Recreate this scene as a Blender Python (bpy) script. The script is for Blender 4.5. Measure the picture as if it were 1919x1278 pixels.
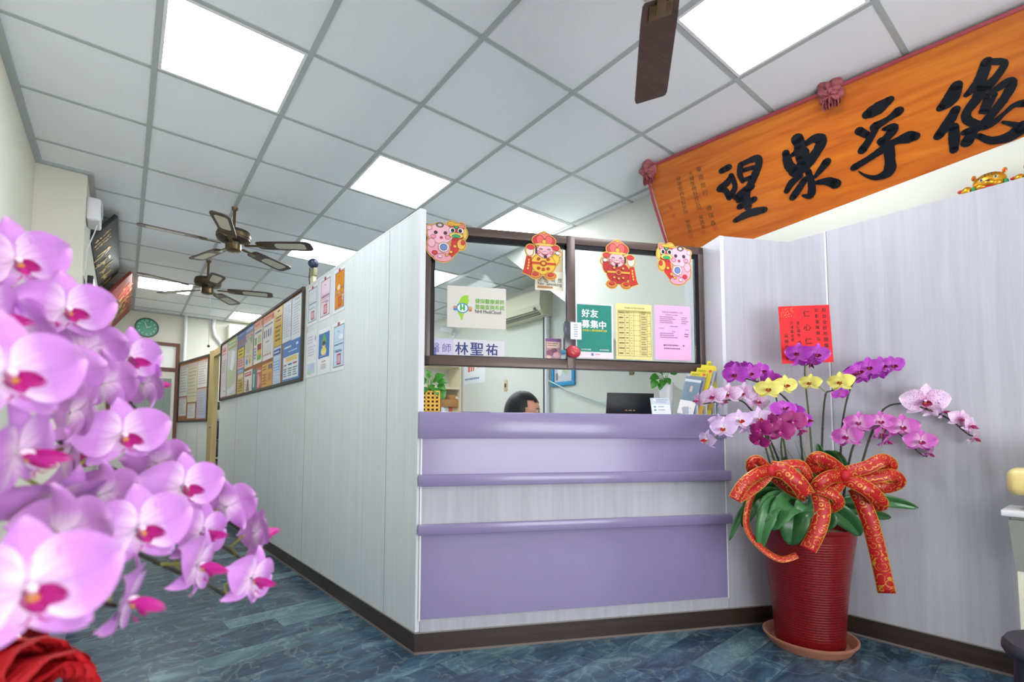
import bpy, bmesh, math, random
from mathutils import Vector, Matrix
random.seed(7)
scene = bpy.context.scene
for o in list(bpy.data.objects):
    bpy.data.objects.remove(o)
COL = scene.collection

# ---------------------------------------------------------------- camera
EYE = Vector((0.0, 0.0, 1.04))
FPX, CX, CY = 917.4, 952.8, 753.7
RIGHT = Vector((0.7858, -0.6185, 0.0021)).normalized()
FWD = Vector((0.6173, 0.7842, 0.0626)).normalized()
UP = RIGHT.cross(FWD).normalized()
cd = bpy.data.cameras.new('camera')
cam = bpy.data.objects.new('camera', cd)
COL.objects.link(cam)
cd.sensor_width = 36.0
cd.lens = FPX / 1919 * 36
cd.shift_x = (959.5 - CX) / 1919
cd.shift_y = (CY - 639) / 1919
cd.clip_start = 0.02
cam.matrix_basis = Matrix((
    (RIGHT.x, UP.x, -FWD.x, EYE.x), (RIGHT.y, UP.y, -FWD.y, EYE.y),
    (RIGHT.z, UP.z, -FWD.z, EYE.z), (0, 0, 0, 1)))
cd.dof.use_dof = True
cd.dof.focus_distance = 2.6
cd.dof.aperture_fstop = 4.0
scene.camera = cam

# ---------------------------------------------------------------- world, exposure
w = bpy.data.worlds.new('world')
scene.world = w
w.use_nodes = True
w.node_tree.nodes['Background'].inputs[0].default_value = (0.8, 0.88, 1.0, 1)
w.node_tree.nodes['Background'].inputs[1].default_value = 0.3
vs = scene.view_settings
vs.view_transform = 'Standard'
vs.look = 'None'
vs.gamma = 1.0
vs.use_curve_mapping = False
vs.exposure = 1.56
LAMP = 7.0          # radiance of the ceiling light panels
# added fill light behind the camera; the wall there has no window
def area(name, loc, target, sx, sy, watt, col):
    l = bpy.data.lights.new(name, 'AREA')
    l.shape = 'RECTANGLE'
    l.size, l.size_y, l.energy, l.color = sx, sy, watt, col
    o = bpy.data.objects.new(name, l)
    COL.objects.link(o)
    o.location = loc
    o.rotation_euler = (Vector(target) - Vector(loc)).to_track_quat('-Z', 'Y').to_euler()
    return o
area('front_fill_light', (0.5, -2.35, 1.35), (0.8, 2.0, 2.9), 3.0, 2.2, 62.0, (0.95, 0.97, 1.0))

# ---------------------------------------------------------------- geometry of the view (pixel -> point on a real plane)
def ray(u, v):
    return (RIGHT * ((u - CX) / FPX) + UP * (-(v - CY) / FPX) + FWD)
def onz(u, v, z):
    d = ray(u, v)
    return EYE + d * ((z - EYE.z) / d.z)
def atdepth(u, v, dep):
    return EYE + ray(u, v) * dep
class Frame:
    """a wall plane: local x runs to the right for someone facing it, y into the wall, z up"""
    def __init__(s, o, xd):
        s.o = Vector(o)
        s.x = Vector(xd).normalized()
        s.y = Vector((0, 0, 1)).cross(s.x).normalized()
        s.z = Vector((0, 0, 1))
        s.M = Matrix(((s.x.x, s.y.x, 0, s.o.x), (s.x.y, s.y.y, 0, s.o.y), (0, 0, 1, s.o.z), (0, 0, 0, 1)))
    def at(s, x, y, z):
        return s.M @ Matrix.Translation((x, y, z))
    def hit(s, u, v, y=0.0):
        d = ray(u, v)
        P0 = s.o + s.y * y
        t = (P0 - EYE).dot(s.y) / d.dot(s.y)
        q = EYE + d * t - s.o
        return (q.dot(s.x), q.dot(s.z))
    def rect(s, pts, y=0.0):
        h = [s.hit(u, v, y) for u, v in pts]          # TL TR BR BL
        return ((h[0][0] + h[3][0]) / 2, (h[1][0] + h[2][0]) / 2, (h[2][1] + h[3][1]) / 2, (h[0][1] + h[1][1]) / 2)
CEIL = 2.892
C0 = Vector((1.123, 2.136, 0))          # corner of the reception box
CK = Vector((3.02, 1.19, 0))            # where the counter line meets the right hand cladding
F_PART = Frame(C0, (0.0325, -0.9995, 0))      # corridor partition (x = -distance from the corner)
F_CNT = Frame(C0, (CK - C0))                  # counter front
F_SIDE = Frame(CK, (0.033, -0.9995, 0))       # right hand cladding
F_WALL = Frame((3.15, 2.242, 0), (0.047, -0.9989, 0))   # right room wall
F_OFF = Frame((4.0, 0, 0), (0, -1, 0))        # wall of the office under the stairs
F_BACK = Frame((0, 9.25, 0), (1, 0, 0))       # far wall
F_PIL = Frame((-0.27, 4.54, 0), (0, 1, 0))    # right face of the pillar on the left
F_LEFT = Frame((-0.54, 0, 0), (0, 1, 0))

# ---------------------------------------------------------------- materials
def lin(h):
    h = h.lstrip('#')
    c = [int(h[i:i + 2], 16) / 255 for i in (0, 2, 4)]
    return tuple((x / 12.92 if x <= 0.04045 else ((x + 0.055) / 1.055) ** 2.4) for x in c) + (1,)
_mc = {}
def newmat(name):
    m = bpy.data.materials.new(name)
    m.use_nodes = True
    nt = m.node_tree
    b = nt.nodes['Principled BSDF']
    return m, nt, b
def mat(hexc, rough=0.5, metal=0.0, var=0.06, scale=30.0, bump=0.0, spec=0.5, sss=0.0, trans=0.0, stretch=None):
    k = (hexc, rough, metal, var, scale, bump, spec, sss, trans, stretch)
    if k in _mc:
        return _mc[k]
    m, nt, b = newmat('m_' + hexc.strip('#'))
    c = lin(hexc)
    N, L = nt.nodes.new, nt.links.new
    tc = N('ShaderNodeTexCoord')
    no = N('ShaderNodeTexNoise')
    no.inputs['Scale'].default_value = scale
    no.inputs['Detail'].default_value = 4
    if stretch:
        mp = N('ShaderNodeMapping')
        mp.inputs['Scale'].default_value = stretch
        L(tc.outputs['Object'], mp.inputs[0])
        L(mp.outputs[0], no.inputs['Vector'])
    else:
        L(tc.outputs['Object'], no.inputs['Vector'])
    mx = N('ShaderNodeMix')
    mx.data_type = 'RGBA'
    mx.inputs[6].default_value = tuple(max(0, x * (1 - var)) for x in c[:3]) + (1,)
    mx.inputs[7].default_value = tuple(min(1, x * (1 + var)) for x in c[:3]) + (1,)
    L(no.outputs['Fac'], mx.inputs[0])
    L(mx.outputs[2], b.inputs['Base Color'])
    b.inputs['Roughness'].default_value = rough
    b.inputs['Metallic'].default_value = metal
    b.inputs['Specular IOR Level'].default_value = spec
    if sss:
        b.inputs['Subsurface Weight'].default_value = sss
        b.inputs['Subsurface Radius'].default_value = (0.01, 0.005, 0.004)
    if trans:
        b.inputs['Transmission Weight'].default_value = trans
    if bump:
        bp = N('ShaderNodeBump')
        bp.inputs['Strength'].default_value = bump
        bp.inputs['Distance'].default_value = 0.002
        L(no.outputs['Fac'], bp.inputs['Height'])
        L(bp.outputs[0], b.inputs['Normal'])
    _mc[k] = m
    return m
def ramp(nt, fac, stops):
    r = nt.nodes.new('ShaderNodeValToRGB')
    e = r.color_ramp.elements
    while len(e) < len(stops):
        e.new(0.5)
    for i, (p, c) in enumerate(stops):
        e[i].position = p
        e[i].color = lin(c) if isinstance(c, str) else c
    nt.links.new(fac, r.inputs[0])
    return r.outputs[0]
def laminate(name, a, b_, rough=0.45, scale=(26, 26, 0.9), cont=1.0):
    m, nt, b = newmat(name)
    N, L = nt.nodes.new, nt.links.new
    tc = N('ShaderNodeTexCoord')
    mp = N('ShaderNodeMapping')
    mp.inputs['Scale'].default_value = scale
    L(tc.outputs['Object'], mp.inputs[0])
    n1 = N('ShaderNodeTexNoise')
    n1.inputs['Scale'].default_value = 1.0
    n1.inputs['Detail'].default_value = 7
    n1.inputs['Roughness'].default_value = 0.68
    n1.inputs['Distortion'].default_value = 0.5
    L(mp.outputs[0], n1.inputs['Vector'])
    L(ramp(nt, n1.outputs['Fac'], [(0.32, a), (0.66, b_)]), b.inputs['Base Color'])
    b.inputs['Roughness'].default_value = rough
    return m
def emit(name, col, s):
    m, nt, b = newmat(name)
    b.inputs['Base Color'].default_value = col
    b.inputs['Emission Color'].default_value = col
    b.inputs['Emission Strength'].default_value = s
    return m
def glass_mat():
    m, nt, b = newmat('window_glass')
    nt.nodes.remove(b)
    N, L = nt.nodes.new, nt.links.new
    out = nt.nodes['Material Output']
    t = N('ShaderNodeBsdfTransparent')
    t.inputs[0].default_value = (0.97, 0.985, 0.98, 1)
    g = N('ShaderNodeBsdfGlossy')
    g.inputs['Roughness'].default_value = 0.01
    fr = N('ShaderNodeFresnel')
    fr.inputs[0].default_value = 1.22
    mx = N('ShaderNodeMixShader')
    L(fr.outputs[0], mx.inputs[0])
    L(t.outputs[0], mx.inputs[1])
    L(g.outputs[0], mx.inputs[2])
    L(mx.outputs[0], out.inputs[0])
    return m
GLASS = glass_mat()
LAM_GREY = laminate('grey_wood_laminate', '#d5dbde', '#e3e7e8', scale=(34, 34, 0.7))
LAM_WHITE = laminate('white_wood_laminate', '#aeadb6', '#bebdc6', scale=(20, 20, 0.7))
PURPLE = mat('#9186ae', 0.2, var=0.05, scale=8, bump=0.02)
BASE_BROWN = laminate('brown_skirting', '#2c211d', '#3d302a', rough=0.4, scale=(2, 2, 40))
CREAM = mat('#e2dfd2', 0.8, var=0.02, scale=3)
CREAM2 = mat('#dfe0d7', 0.8, var=0.02, scale=3)
BRONZE = mat('#5c4d49', 0.35, metal=0.25, var=0.08)
WHITE_PL = mat('#e9eaec', 0.4, var=0.02)
DARK_PL = mat('#1d1e24', 0.45, var=0.1)
GREY_METAL = mat('#a9adb0', 0.35, metal=0.8)
PAPER = '#f3f3f1'

# ---------------------------------------------------------------- mesh builder
_txt = {}
def text_geo(body, bold=0.0):
    """the outline of a line of lettering, height 1, starting at x=0"""
    k = (body, bold)
    if k in _txt:
        return _txt[k]
    c = bpy.data.curves.new('lettering', 'FONT')
    c.body = body
    c.size = 1.0
    c.resolution_u = 2
    c.offset = bold
    o = bpy.data.objects.new('lettering', c)
    COL.objects.link(o)
    dg = bpy.context.evaluated_depsgraph_get()
    me = o.evaluated_get(dg).to_mesh()
    vs_ = [(v.co.x, v.co.y) for v in me.vertices]
    fs_ = [tuple(p.vertices) for p in me.polygons]
    o.evaluated_get(dg).to_mesh_clear()
    bpy.data.objects.remove(o)
    bpy.data.curves.remove(c)
    if vs_:
        x0 = min(v[0] for v in vs_); x1 = max(v[0] for v in vs_)
        y0 = min(v[1] for v in vs_); y1 = max(v[1] for v in vs_)
    else:
        x0 = y0 = 0; x1 = y1 = 1
    _txt[k] = (vs_, fs_, (x0, x1, y0, y1))
    return _txt[k]

class MB:
    def __init__(s):
        s.v, s.f, s.m, s.sm, s.uv = [], [], [], [], {}
        s.mats = []
    def mi(s, m):
        if m not in s.mats:
            s.mats.append(m)
        return s.mats.index(m)
    def add(s, vs, fs, m, smooth=False, uvs=None, T=None):
        b = len(s.v)
        for p in vs:
            p = Vector(p)
            s.v.append(tuple(T @ p) if T is not None else tuple(p))
        i = s.mi(m)
        for q in fs:
            if uvs is not None:
                s.uv[len(s.f)] = [uvs[j] for j in q]
            s.f.append([j + b for j in q])
            s.m.append(i)
            s.sm.append(smooth)
        return s
    def bm(s, bm_, m, smooth=False, T=None):
        bm_.verts.index_update()
        s.add([v.co.copy() for v in bm_.verts], [[v.index for v in f.verts] for f in bm_.faces], m, smooth, T=T)
        bm_.free()
        return s
    def box(s, x0, x1, y0, y1, z0, z1, m, bev=0.0, seg=2, T=None, smooth=False):
        b = bmesh.new()
        bmesh.ops.create_cube(b, size=1)
        for v in b.verts:
            v.co = Vector((x0 + (v.co.x + .5) * (x1 - x0), y0 + (v.co.y + .5) * (y1 - y0), z0 + (v.co.z + .5) * (z1 - z0)))
        if bev:
            bmesh.ops.bevel(b, geom=list(b.edges), offset=bev, segments=seg, affect='EDGES', profile=0.5)
            smooth = True
        return s.bm(b, m, smooth, T)
    def prism(s, poly, axis, a, b, m, T=None):
        """poly: list of 2D points in the other two axes"""
        n = len(poly)
        def P(q, h):
            if axis == 'z': return (q[0], q[1], h)
            if axis == 'y': return (q[0], h, q[1])
            return (h, q[0], q[1])
        vs = [P(q, a) for q in poly] + [P(q, b) for q in poly]
        fs = [list(range(n)), list(range(2 * n - 1, n - 1, -1))] + [[i, i + n, (i + 1) % n + n, (i + 1) % n] for i in range(n)]
        return s.add(vs, fs, m, T=T)
    def cyl(s, p0, p1, r0, r1, m, n=16, cap=True, T=None):
        return s.tube([p0, p1], [r0, r1], m, n, cap, T)
    def tube(s, path, rad, m, n=8, cap=True, T=None, smooth=True):
        P = [Vector(p) for p in path]
        if not isinstance(rad, (list, tuple)):
            rad = [rad] * len(P)
        vs, fs = [], []
        ref = None
        for i, p in enumerate(P):
            t = (P[min(i + 1, len(P) - 1)] - P[max(i - 1, 0)])
            t = t.normalized() if t.length > 1e-9 else Vector((0, 0, 1))
            if ref is None:
                ref = Vector((0, 0, 1)) if abs(t.z) < 0.9 else Vector((1, 0, 0))
            a = t.cross(ref).normalized()
            bb = a.cross(t).normalized()
            ref = bb
            for k in range(n):
                an = 2 * math.pi * k / n
                vs.append(p + (a * math.cos(an) + bb * math.sin(an)) * rad[i])
        for i in range(len(P) - 1):
            for k in range(n):
                fs.append([i * n + k, i * n + (k + 1) % n, (i + 1) * n + (k + 1) % n, (i + 1) * n + k])
        if cap:
            fs.append(list(range(n))[::-1])
            fs.append([(len(P) - 1) * n + k for k in range(n)])
        return s.add(vs, fs, m, smooth, T=T)
    def lathe(s, prof, m, n=40, T=None, sx=1.0, sy=1.0):
        vs, fs = [], []
        for r, z in prof:
            for k in range(n):
                a = 2 * math.pi * k / n
                vs.append((r * math.cos(a) * sx, r * math.sin(a) * sy, z))
        for i in range(len(prof) - 1):
            for k in range(n):
                fs.append([i * n + k, i * n + (k + 1) % n, (i + 1) * n + (k + 1) % n, (i + 1) * n + k])
        fs.append(list(range(n))[::-1])
        fs.append([(len(prof) - 1) * n + k for k in range(n)])
        return s.add(vs, fs, m, True, T=T)
    def ball(s, c, r, m, T=None, n=16, sub=None):
        b = bmesh.new()
        bmesh.ops.create_uvsphere(b, u_segments=n, v_segments=max(6, n // 2), radius=1)
        if not isinstance(r, (list, tuple)):
            r = (r, r, r)
        for v in b.verts:
            v.co = Vector((c[0] + v.co.x * r[0], c[1] + v.co.y * r[1], c[2] + v.co.z * r[2]))
            if sub: v.co = sub(v.co)
        return s.bm(b, m, True, T)
    def build(s, name, parent=None, M=None, sharp=40):
        me = bpy.data.meshes.new(name)
        me.from_pydata(s.v, [], s.f)
        for m in s.mats:
            me.materials.append(m)
        for p, i, sm in zip(me.polygons, s.m, s.sm):
            p.material_index = i
            p.use_smooth = sm
        if s.uv:
            ul = me.uv_layers.new(name='UVMap')
            for p in me.polygons:
                if p.index in s.uv:
                    for li, uvc in zip(p.loop_indices, s.uv[p.index]):
                        ul.data[li].uv = uvc
        me.validate()
        me.update()
        if any(s.sm):
            me.set_sharp_from_angle(angle=math.radians(sharp))
        o = bpy.data.objects.new(name, me)
        COL.objects.link(o)
        if parent is not None:
            o.parent = parent
        if M is not None:
            o.matrix_basis = M
        return o
def tag(o, label=None, cat=None, group=None, kind=None):
    if label: o['label'] = label
    if cat: o['category'] = cat
    if group: o['group'] = group
    if kind: o['kind'] = kind
    return o
def empty(name, M, label, cat, group=None):
    o = bpy.data.objects.new(name, None)
    o.empty_display_size = 0.05
    COL.objects.link(o)
    o.matrix_basis = M
    return tag(o, label, cat, group)
def loc(x, y, z, rz=0.0):
    return Matrix.Translation((x, y, z)) @ Matrix.Rotation(rz, 4, 'Z')
def copy_tree(o, parent=None):
    c = o.copy()
    COL.objects.link(c)
    if parent is not None: c.parent = parent
    for ch in [q for q in bpy.data.objects if q.parent == o]:
        copy_tree(ch, c)
    return c

# printed matter: decor given in fractions of the sheet (0..1, from the bottom left corner)
def decorate(mb, decor, X0, Z0, W, H, y0, step=0.00012):
    y = y0
    def q(x, z): return (X0 + x * W, y, Z0 + z * H)
    for d in decor:
        y -= step
        k = d[0]
        if k == 'r':
            _, a, b, c, e, col = d
            mb.add([q(a, b), q(c, b), q(c, e), q(a, e)], [[0, 1, 2, 3]], mat(col, 0.5))
        elif k == 'e':
            _, a, b, rx, rz, col = d
            n = 24
            mb.add([q(a + rx * math.cos(2 * math.pi * i / n), b + rz * math.sin(2 * math.pi * i / n)) for i in range(n)], [list(range(n))], mat(col, 0.5))
        elif k == 'p':
            _, pts, col = d
            mb.add([q(*p) for p in pts], [list(range(len(pts)))], mat(col, 0.5))
        elif k == 'f':           # outlined rectangle
            _, a, b, c, e, th, col = d
            tz = th * W / H
            for r in ((a, b, c, b + tz), (a, e - tz, c, e), (a, b, a + th, e), (c - th, b, c, e)):
                mb.add([q(r[0], r[1]), q(r[2], r[1]), q(r[2], r[3]), q(r[0], r[3])], [[0, 1, 2, 3]], mat(col, 0.5))
        elif k == 't':           # lettering centred at (x,z), height h of the sheet height, at most w of its width
            _, body, cx, cz, h, wmax, col = d[:7]
            bold = d[7] if len(d) > 7 else 0.0
            vs_, fs_, (a0, a1, b0, b1) = text_geo(body)
            sc = h * H / max(0.5, (b1 - b0))
            if wmax and (a1 - a0) * sc > wmax * W:
                scx = wmax * W / (a1 - a0)
            else:
                scx = sc
            mx_, mz_ = (a0 + a1) / 2, (b0 + b1) / 2
            for i_, (ox, oz) in enumerate([(0, 0)] if not bold else [(-bold, 0), (bold, 0), (0, bold * .7), (0, -bold * .7)]):
                mb.add([(X0 + cx * W + (a + ox - mx_) * scx, y - 0.00001 * i_, Z0 + cz * H + (b + oz - mz_) * sc) for a, b in vs_], fs_, mat(col, 0.5))
        elif k == 'L':           # block of small illegible print: rows of dashes
            _, a, b, c, e, rows, col = d
            rs = random.Random(int(a * 1000 + b * 777 + rows))
            hh = (e - b) / rows
            vs_, fs_ = [], []
            for r in range(rows):
                z1 = e - r * hh - hh * 0.2
                z0 = z1 - hh * 0.45
                x = a
                end = c - rs.random() * (c - a) * 0.3
                while x < end:
                    wd = (c - a) * (0.03 + 0.07 * rs.random())
                    n = len(vs_)
                    vs_ += [q(x, z0), q(min(x + wd, c), z0), q(min(x + wd, c), z1), q(x, z1)]
                    fs_.append([n, n + 1, n + 2, n + 3])
                    x += wd + (c - a) * 0.02
            mb.add(vs_, fs_, mat(col, 0.5))
    return mb
def sheet(name, label, cat, fr, pts, col, decor, y=-0.0012, group=None, th=0.001, glossy=0.35, bend=0.0):
    """a sheet of paper on a wall plane; pts = its four corners"""
    x0, x1, z0, z1 = fr.rect(pts, y) if len(pts) == 4 and isinstance(pts[0], tuple) else pts
    mb = MB()
    W, H = x1 - x0, z1 - z0
    mb.box(-W / 2, W / 2, 0, th, 0, H, mat(col, glossy, var=0.02, scale=6))
    decorate(mb, decor, -W / 2, 0, W, H, -0.0001)
    o = mb.build(name, M=fr.at((x0 + x1) / 2, y - th, z0))
    return tag(o, label, cat, group)
# ---------------------------------------------------------------- the setting
def struct(name, mb, M=None, parent=None):
    o = mb.build(name, parent, M)
    if parent is None: o['kind'] = 'structure'
    return o
def floor_mat():
    m, nt, b = newmat('marble_planks')
    N, L = nt.nodes.new, nt.links.new
    tc = N('ShaderNodeTexCoord')
    mp = N('ShaderNodeMapping')
    mp.inputs['Rotation'].default_value = (0, 0, math.radians(-4))
    mp.inputs['Location'].default_value = (0.3, 0.075, 0)
    L(tc.outputs['Object'], mp.inputs[0])
    br = N('ShaderNodeTexBrick')
    br.offset = 0.37
    br.inputs['Color1'].default_value = (0, 0, 0, 1)
    br.inputs['Color2'].default_value = (1, 1, 1, 1)
    br.inputs['Mortar'].default_value = (0.3, 0.3, 0.3, 1)
    br.inputs['Scale'].default_value = 1.0
    br.inputs['Mortar Size'].default_value = 0.0012
    br.inputs['Brick Width'].default_value = 0.61
    br.inputs['Row Height'].default_value = 0.152
    L(mp.outputs[0], br.inputs['Vector'])
    # offset the stone pattern from plank to plank
    sc = N('ShaderNodeVectorMath'); sc.operation = 'SCALE'
    sc.inputs['Scale'].default_value = 17.0
    L(br.outputs['Color'], sc.inputs[0])
    ad = N('ShaderNodeVectorMath'); ad.operation = 'ADD'
    L(mp.outputs[0], ad.inputs[0]); L(sc.outputs[0], ad.inputs[1])
    st = N('ShaderNodeMapping')
    st.inputs['Scale'].default_value = (2.2, 6.5, 1)
    L(ad.outputs[0], st.inputs[0])
    n1 = N('ShaderNodeTexNoise')
    n1.inputs['Scale'].default_value = 1.6; n1.inputs['Detail'].default_value = 9
    n1.inputs['Roughness'].default_value = 0.7; n1.inputs['Distortion'].default_value = 0.5
    L(st.outputs[0], n1.inputs['Vector'])
    base = ramp(nt, n1.outputs['Fac'], [(0.25, '#1c2b40'), (0.45, '#2e4459'), (0.6, '#456479'), (0.78, '#7c9ca4')])
    pale = ramp(nt, n1.outputs['Fac'], [(0.25, '#4a6a74'), (0.5, '#6f929a'), (0.75, '#9ab8b4')])
    sel = N('ShaderNodeMath'); sel.operation = 'MULTIPLY_ADD'
    sel.inputs[1].default_value = 3.0; sel.inputs[2].default_value = -2.3
    sel.use_clamp = True
    sepc = N('ShaderNodeSeparateColor')
    L(br.outputs['Color'], sepc.inputs[0])
    L(sepc.outputs[0], sel.inputs[0])
    mx = N('ShaderNodeMix'); mx.data_type = 'RGBA'
    L(sel.outputs[0], mx.inputs[0]); L(base, mx.inputs[6]); L(pale, mx.inputs[7])
    # light veins
    vo = N('ShaderNodeTexNoise')
    vo.inputs['Scale'].default_value = 5.5; vo.inputs['Detail'].default_value = 8; vo.inputs['Distortion'].default_value = 0.8
    L(ad.outputs[0], vo.inputs['Vector'])
    v1 = N('ShaderNodeMath'); v1.operation = 'SUBTRACT'; v1.inputs[1].default_value = 0.5
    L(vo.outputs['Fac'], v1.inputs[0])
    v2 = N('ShaderNodeMath'); v2.operation = 'ABSOLUTE'
    L(v1.outputs[0], v2.inputs[0])
    vr = ramp(nt, v2.outputs[0], [(0.0, (0.16, 0.16, 0.16, 1)), (0.03, (0, 0, 0, 1))])
    m2 = N('ShaderNodeMix'); m2.data_type = 'RGBA'; m2.inputs[7].default_value = lin('#b9d3cc')
    L(vr, m2.inputs[0]); L(mx.outputs[2], m2.inputs[6])
    m3 = N('ShaderNodeMix'); m3.data_type = 'RGBA'; m3.blend_type = 'MULTIPLY'
    m3.inputs[7].default_value = (0.62, 0.66, 0.7, 1)
    L(br.outputs['Fac'], m3.inputs[0]); L(m2.outputs[2], m3.inputs[6])
    L(m3.outputs[2], b.inputs['Base Color'])
    b.inputs['Roughness'].default_value = 0.24
    return m
struct('floor', MB().box(-0.75, 4.1, -2.5, 9.4, -0.1, 0, floor_mat()))

# ceiling: tiles, a T-bar grid, light panels in the grid
TILE = mat('#f0f2f4', 0.85, var=0.02, scale=120)
BAR = mat('#b2b8b7', 0.5, var=0.02)
struct('ceiling', MB().box(-0.75, 4.1, -2.5, 9.4, CEIL, CEIL + 0.08, TILE))
GX = [0.0535 + 0.6 * i for i in range(0, 7)]
GY = [2.9898 + 0.6 * j for j in range(-9, 11)]
g = MB()
for x in GX:
    g.box(x - 0.013, x + 0.013, -2.4, 9.25, CEIL - 0.006, CEIL + 0.01, BAR)
for y in GY:
    g.box(-0.54, 4.0, y - 0.011, y + 0.011, CEIL - 0.0045, CEIL + 0.01, BAR)
struct('trim_1', g)
g = MB()
g.box(-0.54, -0.505, -2.4, 4.52, CEIL - 0.018, CEIL + 0.01, BAR)
g.box(-0.54, -0.24, 4.505, 4.54, CEIL - 0.016, CEIL + 0.01, BAR)
g.box(-0.27, -0.235, 4.51, 9.25, CEIL - 0.018, CEIL + 0.01, BAR)
g.box(-0.27, 4.0, 9.225, 9.25, CEIL - 0.016, CEIL + 0.01, BAR)
struct('trim_2', g)

LIGHT_EM = emit('light_diffuser', (0.91, 0.965, 1.0, 1), LAMP)
def ceiling_light(i, j, label):
    x0, y0 = 0.0535 + 0.6 * i, 2.9898 + 0.6 * j
    r = empty('ceiling_light', loc(x0 + 0.3, y0 + 0.3, CEIL), label, 'ceiling light', 'square light panels in the ceiling grid')
    f = MB()
    a, b_ = 0.2865, 0.272
    for (p, q_, s_, t_) in ((-a, a, -a, -b_), (-a, a, b_, a), (-a, -b_, -b_, b_), (b_, a, -b_, b_)):
        f.box(p, q_, s_, t_, -0.007, 0.0, WHITE_PL)
    f.build('frame', r)
    MB().box(-b_, b_, -b_, b_, -0.004, -0.001, LIGHT_EM).build('diffuser', r)
ceiling_light(0, -1, 'lit square ceiling panel nearest the left wall, above the orchid sprays')
ceiling_light(2, 0, 'lit square ceiling panel above the corner of the reception partition')
ceiling_light(3, -4, 'lit square ceiling panel in front of the orange calligraphy board')
ceiling_light(4, 0, 'lit square ceiling panel over the reception window, against the right wall')
ceiling_light(2, 3, 'lit square ceiling panel behind the wall sensor on the partition')
ceiling_light(4, 3, 'lit square ceiling panel seen through the left window pane')
ceiling_light(0, 7, 'lit square ceiling panel behind the farther fan, in front of the clock')
ceiling_light(2, 9, 'small lit ceiling panel farthest down the corridor, above the bulletin board')
ceiling_light(4, 7, 'added fill panel over the back office, unseen behind the corridor partition')  # added out of sight to brighten the far corridor
ceiling_light(4, 9, 'added fill panel at the very back of the office, unseen behind the corridor partition')  # second unseen panel, added for more light on the far ceiling
ceiling_light(0, -7, 'added fill panel on the entrance side, unseen behind the camera')  # added behind the camera to light the front of the room

# room walls
struct('wall_left', MB().box(-0.75, -0.54, -2.5, 4.54, 0, CEIL, CREAM))
struct('wall_pillar', MB().box(-0.75, -0.27, 4.54, 9.4, 0, CEIL, CREAM))
struct('wall_back', MB().box(-0.27, 4.1, 9.25, 9.4, 0, CEIL, CREAM))
struct('wall_front', MB().box(-0.75, 4.1, -2.5, -2.4, 0, CEIL, CREAM))
d0, d1 = F_WALL.hit(944, 478), F_WALL.hit(1245, 707)
sl = (d1[1] - d0[1]) / (d1[0] - d0[0])
xt = d0[0] + (CEIL - d0[1]) / sl
xb = d0[0] + (0 - d0[1]) / sl
struct('wall_right', MB().prism([(xt, CEIL), (xb, 0), (4.7, 0), (4.7, CEIL)], 'y', 0, 0.06, CREAM2), F_WALL.M)
struct('wall_office', MB().box(4.0, 4.1, -2.5, 9.4, 0, CEIL, CREAM2))

# partition along the corridor
p = MB()
p.box(-5.02, 0, 0, 0.03, 0, 2.153, LAM_GREY)
SEAM = mat('#6d7478', 0.6)
for s_ in (0.333, 1.684, 3.1, 4.05):
    p.box(-s_ - 0.0015, -s_ + 0.0015, -0.0006, 0.0, 0.1, 2.153, SEAM)
p.box(-5.02, 0.0, -0.001, 0.031, 2.148, 2.157, WHITE_PL)
p.box(-0.012, 0.001, -0.0012, 0.031, 0.1, 2.157, mat('#e4e5ea', 0.4, var=0.01))
struct('wall_corridor', p, F_PART.M)
def baseboard(name, fr, x0, x1):
    b = MB()
    b.box(x0, x1, -0.005, 0.004, 0.0, 0.094, BASE_BROWN)
    b.box(x0, x1, -0.008, 0.002, 0.0, 0.010, mat('#7d716b', 0.45))
    b.box(x0, x1, -0.006, 0.002, 0.094, 0.099, mat('#8a8682', 0.4))
    return struct(name, b, fr.M)
baseboard('baseboard_corridor', F_PART, -5.02, 0.004)
baseboard('baseboard_counter', F_CNT, -0.004, 2.12)
baseboard('baseboard_side', F_SIDE, 0.0, 2.6)
# pier at the end of the counter and the cladding of the right wall
p = MB()
p.box(1.67, 2.12, 0.0, 0.36, 0, 2.158, LAM_WHITE)
p.box(1.6685, 1.690, -0.0012, 0.362, 1.142, 2.159, mat('#dcdde6', 0.4, var=0.01))
p.box(2.0, 2.12, -0.0008, 0.001, 0.1, 2.158, LAM_WHITE)
struct('wall_pier', p, F_CNT.M)
p = MB()
p.box(0, 2.6, 0, 0.15, 0, 2.160, LAM_WHITE)
sx = F_SIDE.hit(1548, 500)[0]
p.box(sx - 0.004, sx + 0.004, -0.0015, 0.0, 0.1, 2.160, mat('#eef0f6', 0.4, var=0.01))
p.box(sx + 0.004, sx + 0.007, -0.0008, 0.0, 0.1, 2.160, SEAM)
struct('wall_side', p, F_SIDE.M)

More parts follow.
